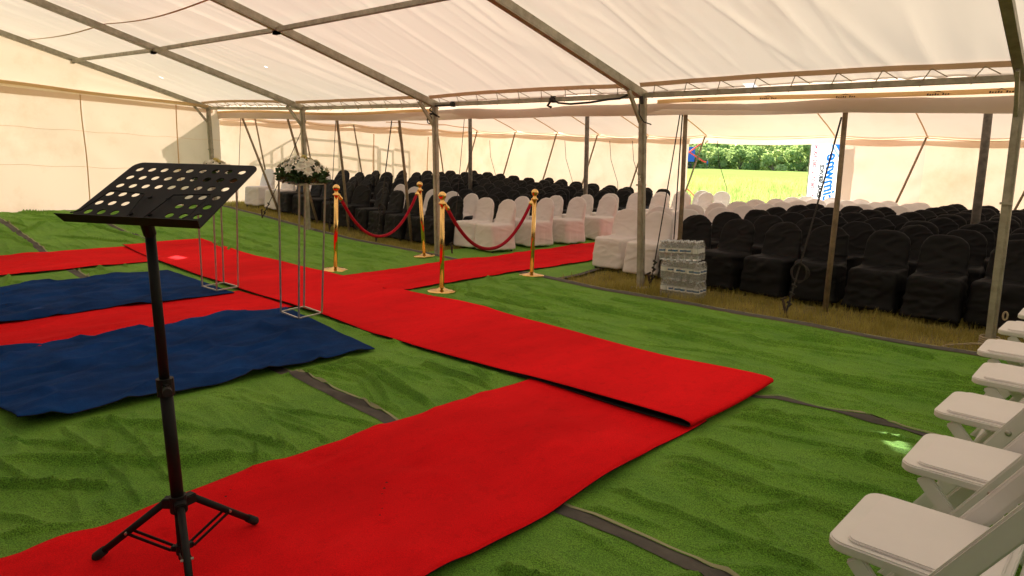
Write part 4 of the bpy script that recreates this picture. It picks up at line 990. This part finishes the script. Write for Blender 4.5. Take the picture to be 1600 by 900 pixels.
def vtext(body, size, x, z, m_, nm, shear=0., bold=0.):
    me = text_mesh(body, size, shear, bold); me.materials.append(m_); t = link(nm, me, bn)
    # seen from behind: text runs upwards with its letter tops towards +X
    t.matrix_local = Matrix(((0, 1, 0, x), (0, 0, -1, -.006), (1, 0, 0, z), (0, 0, 0, 1)))
vtext('cimwne', .34, .03, .66, M_bb, 'script_lettering', .35, .011)
vtext('FUNERAL SERVICE', .115, -.10, .58, M_bk, 'black_lettering', 0, .007)
vtext('TOLL . 073 108 0712 . 082 300 40', .115, -.265, .35, M_br, 'red_lettering', 0, .004)

rp = empty('stage_ramp', (-16.6, 11, .3)); tag(rp, 'white steel stage ramp railing showing as shadow through the canvas wall', 'railing')
S_ = .6
def rpt(y, z): return Vector((0, y+1.38*S_-11, z+.94*S_-.3))
def rbar(nm, pts, r=.025): q = MB(); q.tube([rpt(*p) for p in pts], r, 8); return q.build(nm, M_rail, rp, True)
rbar('top_rail', [(8.55, 1.20), (9.75, 1.84), (10.6, 1.80), (12.35, 1.69)]); rbar('middle_rail', [(9.10, 1.15), (9.75, 1.46), (11.2, 1.38), (12.3, 1.30)]); rbar('bottom_rail', [(8.55, 1.20), (9.8, 1.12), (11.6, 1.0)])
rbar('top_rail', [(12.42, 1.64), (12.9, 1.60)]); rbar('top_rail', [(12.95, 1.66), (13.5, 1.58)]); rbar('middle_rail', [(12.42, 1.23), (12.9, 1.19)]); rbar('middle_rail', [(12.95, 1.24), (13.5, 1.15)])
for y, zt in ((9.10, 1.48), (9.38, 1.62), (9.75, 1.84), (11.05, 1.77), (11.7, 1.72), (12.2, 1.66), (12.35, 1.69), (12.42, 1.64), (12.9, 1.60), (13.5, 1.58)): rbar('upright', [(y, -.56+.3), (y, zt)], .022)

TR = Vector((-67.3, 121., .3)); tk = empty('box_truck', TR, math.radians(155)); tag(tk, 'blue box truck parked at the far edge of the field', 'truck')
M_tb = mat('truck_blue', (.015, .10, .48), .4, noise=.1); M_td = mat('truck_dark', (.02, .02, .022), .6)
q = MB(); q.box((-3.2, 0, 2.55), (6.2, 2.4, 2.7), bevel=.05); q.build('cargo_box', M_tb, tk)
q = MB(); q.box((1.0, 0, 1.55), (1.9, 2.2, 1.9), bevel=.15); cb = q.build('cab', M_tb, tk); q = MB(); q.box((1.35, 0, 2.05), (1.3, 2.22, .6), bevel=.04); q.build('window', M_td, cb)
q = MB(); q.box((-2.2, 0, .85), (8., .9, .3)); q.build('chassis', M_td, tk)
for x in (1.0, -5.1):
    for y in (-1.05, 1.05):
        q = MB(); q.tube([(x, y-.14, .48), (x, y+.14, .48)], .48, 18); wh = q.build('wheel', M_td, tk); q = MB(); q.tube([(x, y-.15, .48), (x, y+.15, .48)], .22, 12); q.build('rim', M_galv, wh)

def person(loc, rz):
    o = empty('person', loc, rz); tag(o, 'distant person in blue top and dark trousers standing in the field', 'person')
    P = [(0, 0, .95), (0, 0, 1.15), (0, 0, 1.38), (0, .01, 1.50), (0, .01, 1.60), (0, .01, 1.72), (.19, 0, 1.38), (.25, .03, 1.10), (.24, .10, .86), (-.19, 0, 1.38), (-.26, .02, 1.10), (-.25, .06, .86), (.09, 0, .90), (.11, .02, .50), (.12, -.02, .08), (.13, .12, .04), (-.09, 0, .90), (-.12, .0, .50), (-.13, -.03, .08), (-.14, .11, .04)]
    E_ = [(0, 1), (1, 2), (2, 3), (3, 4), (4, 5), (2, 6), (6, 7), (7, 8), (2, 9), (9, 10), (10, 11), (0, 12), (12, 13), (13, 14), (14, 15), (0, 16), (16, 17), (17, 18), (18, 19)]
    R_ = [.15, .14, .17, .06, .09, .085, .07, .05, .04, .07, .05, .04, .10, .07, .05, .04, .10, .07, .05, .04]
    me = bpy.data.meshes.new('body'); me.from_pydata(P, E_, []); b = bpy.data.objects.new('body', me); COL.objects.link(b)
    b.modifiers.new('k', 'SKIN'); b.modifiers.new('s', 'SUBSURF').levels = 1
    for v, r in zip(me.skin_vertices[0].data, R_): v.radius = (r, r)
    me.skin_vertices[0].data[0].use_root = True
    bpy.context.view_layer.update(); ev = bpy.data.meshes.new_from_object(b.evaluated_get(bpy.context.evaluated_depsgraph_get())); bpy.data.objects.remove(b)
    for m_ in (mat('person_skin', (.12, .07, .045), .6), mat('person_blue_top', (.03, .10, .35), .8), mat('person_trousers', (.03, .035, .06), .8)): ev.materials.append(m_)
    for p in ev.polygons: z = p.center.z; p.material_index = 0 if z > 1.46 else (1 if z > .95 else 2); p.use_smooth = True
    link('body', ev, o)
person((-58.3, 119., .30), 2.)

def bush_mesh(seed, nl, hgt, rad, leaf):
    r = np.random.default_rng(seed); cl = []
    for k in range(16):
        a = r.uniform(0, 6.28); rr = rad*math.sqrt(r.random())*.8; cl.append((rr*math.cos(a), rr*math.sin(a), r.uniform(.06, .92)*hgt*(1-.35*(rr/rad)**2), r.uniform(.22, .42)*rad))
    cl = np.array(cl); i = r.integers(0, len(cl), nl); d = r.normal(size=(nl, 3)); d /= np.linalg.norm(d, axis=1, keepdims=True)
    c = cl[i, :3]+d*(cl[i, 3]*r.uniform(.55, 1.05, nl)**.5)[:, None]; c[:, 2] = np.abs(c[:, 2])+.1
    t = r.normal(size=(nl, 3)); t /= np.linalg.norm(t, axis=1, keepdims=True); b = np.cross(t, d+r.normal(size=(nl, 3))*.4); b /= np.linalg.norm(b, axis=1, keepdims=True)+1e-9
    s = leaf*r.uniform(.6, 1.3, nl)[:, None]
    P = np.stack([c-t*s, c+b*s*.6, c+t*s, c-b*s*.6], 1).reshape(-1, 3); k = np.arange(nl)*4
    return P, np.stack([k, k+1, k+2, k+3], 1), cl
BUSH = []
for k in range(6):
    P, F, cl = bush_mesh(100+k, 1500, [3.6, 4.6, 5.2, 6.5, 7.5, 4.0][k], [2.4, 2.8, 3.2, 3.4, 3.6, 3.0][k], .30)
    fm = np_mesh('foliage', P, F, M_bush if k % 2 == 0 else M_bush2, False)
    q = MB()
    for c in cl[:7]: q.tube([(c[0]*.15, c[1]*.15, 0), (c[0]*.5, c[1]*.5, c[2]*.55), (c[0], c[1], c[2])], [.12, .07, .03], 6)
    BUSH.append((fm, q.mesh('stem', M_wood)))
rb = random.Random(4)
NB = ['rounded pale green bush at the foot of the far scrub', 'dense dark green bush at the foot of the far scrub', 'tall bush in the middle of the far scrub', 'tall tree topping the far scrub']
for row, (yy, n) in enumerate(((128, 20), (136, 18), (146, 18), (158, 17))):
    for k in range(n):
        x = -yy*(.70-.60*(k+rb.uniform(-.3, .3))/(n-1)); kind = rb.choice([(0, 1, 5), (0, 1, 2), (2, 3), (3, 4)][row]); fm, sm = BUSH[kind]
        o = empty('bush' if row < 3 else 'tree', (x, yy+rb.uniform(-2.5, 2.5), .3+(0, .4, 1.1, 2.0)[row]*0), rb.uniform(0, 6.28)); s = rb.uniform(.8, 1.25)*(1, 1.1, 1.2, 1.35)[row]; o.scale = (s*1.15, s*1.15, s)
        lab = NB[0 if kind % 2 == 0 else 1] if row == 0 else (NB[2] if row < 3 else NB[3])
        if row == 1: lab = 'broad bush just behind the foremost far scrub'
        tag(o, lab, 'bush' if row < 3 else 'tree', 'far scrub: '+lab)
        link('crown', fm, o); link('trunk', sm, o)
P, F, cl = bush_mesh(300, 420, .75, .42, .055)
o = empty('shrub', (-6.1, 17.2, .02)); tag(o, 'small leafy green shrub growing beside the printed banner', 'shrub'); link('crown', np_mesh('crown', P, F, M_bush, False), o)
q = MB()
for c in cl[:8]: q.tube([(c[0]*.1, c[1]*.1, 0), (c[0]*.6, c[1]*.6, c[2]*.6), tuple(c[:3])], [.012, .008, .004], 5)
q.build('trunk', M_wood, o)
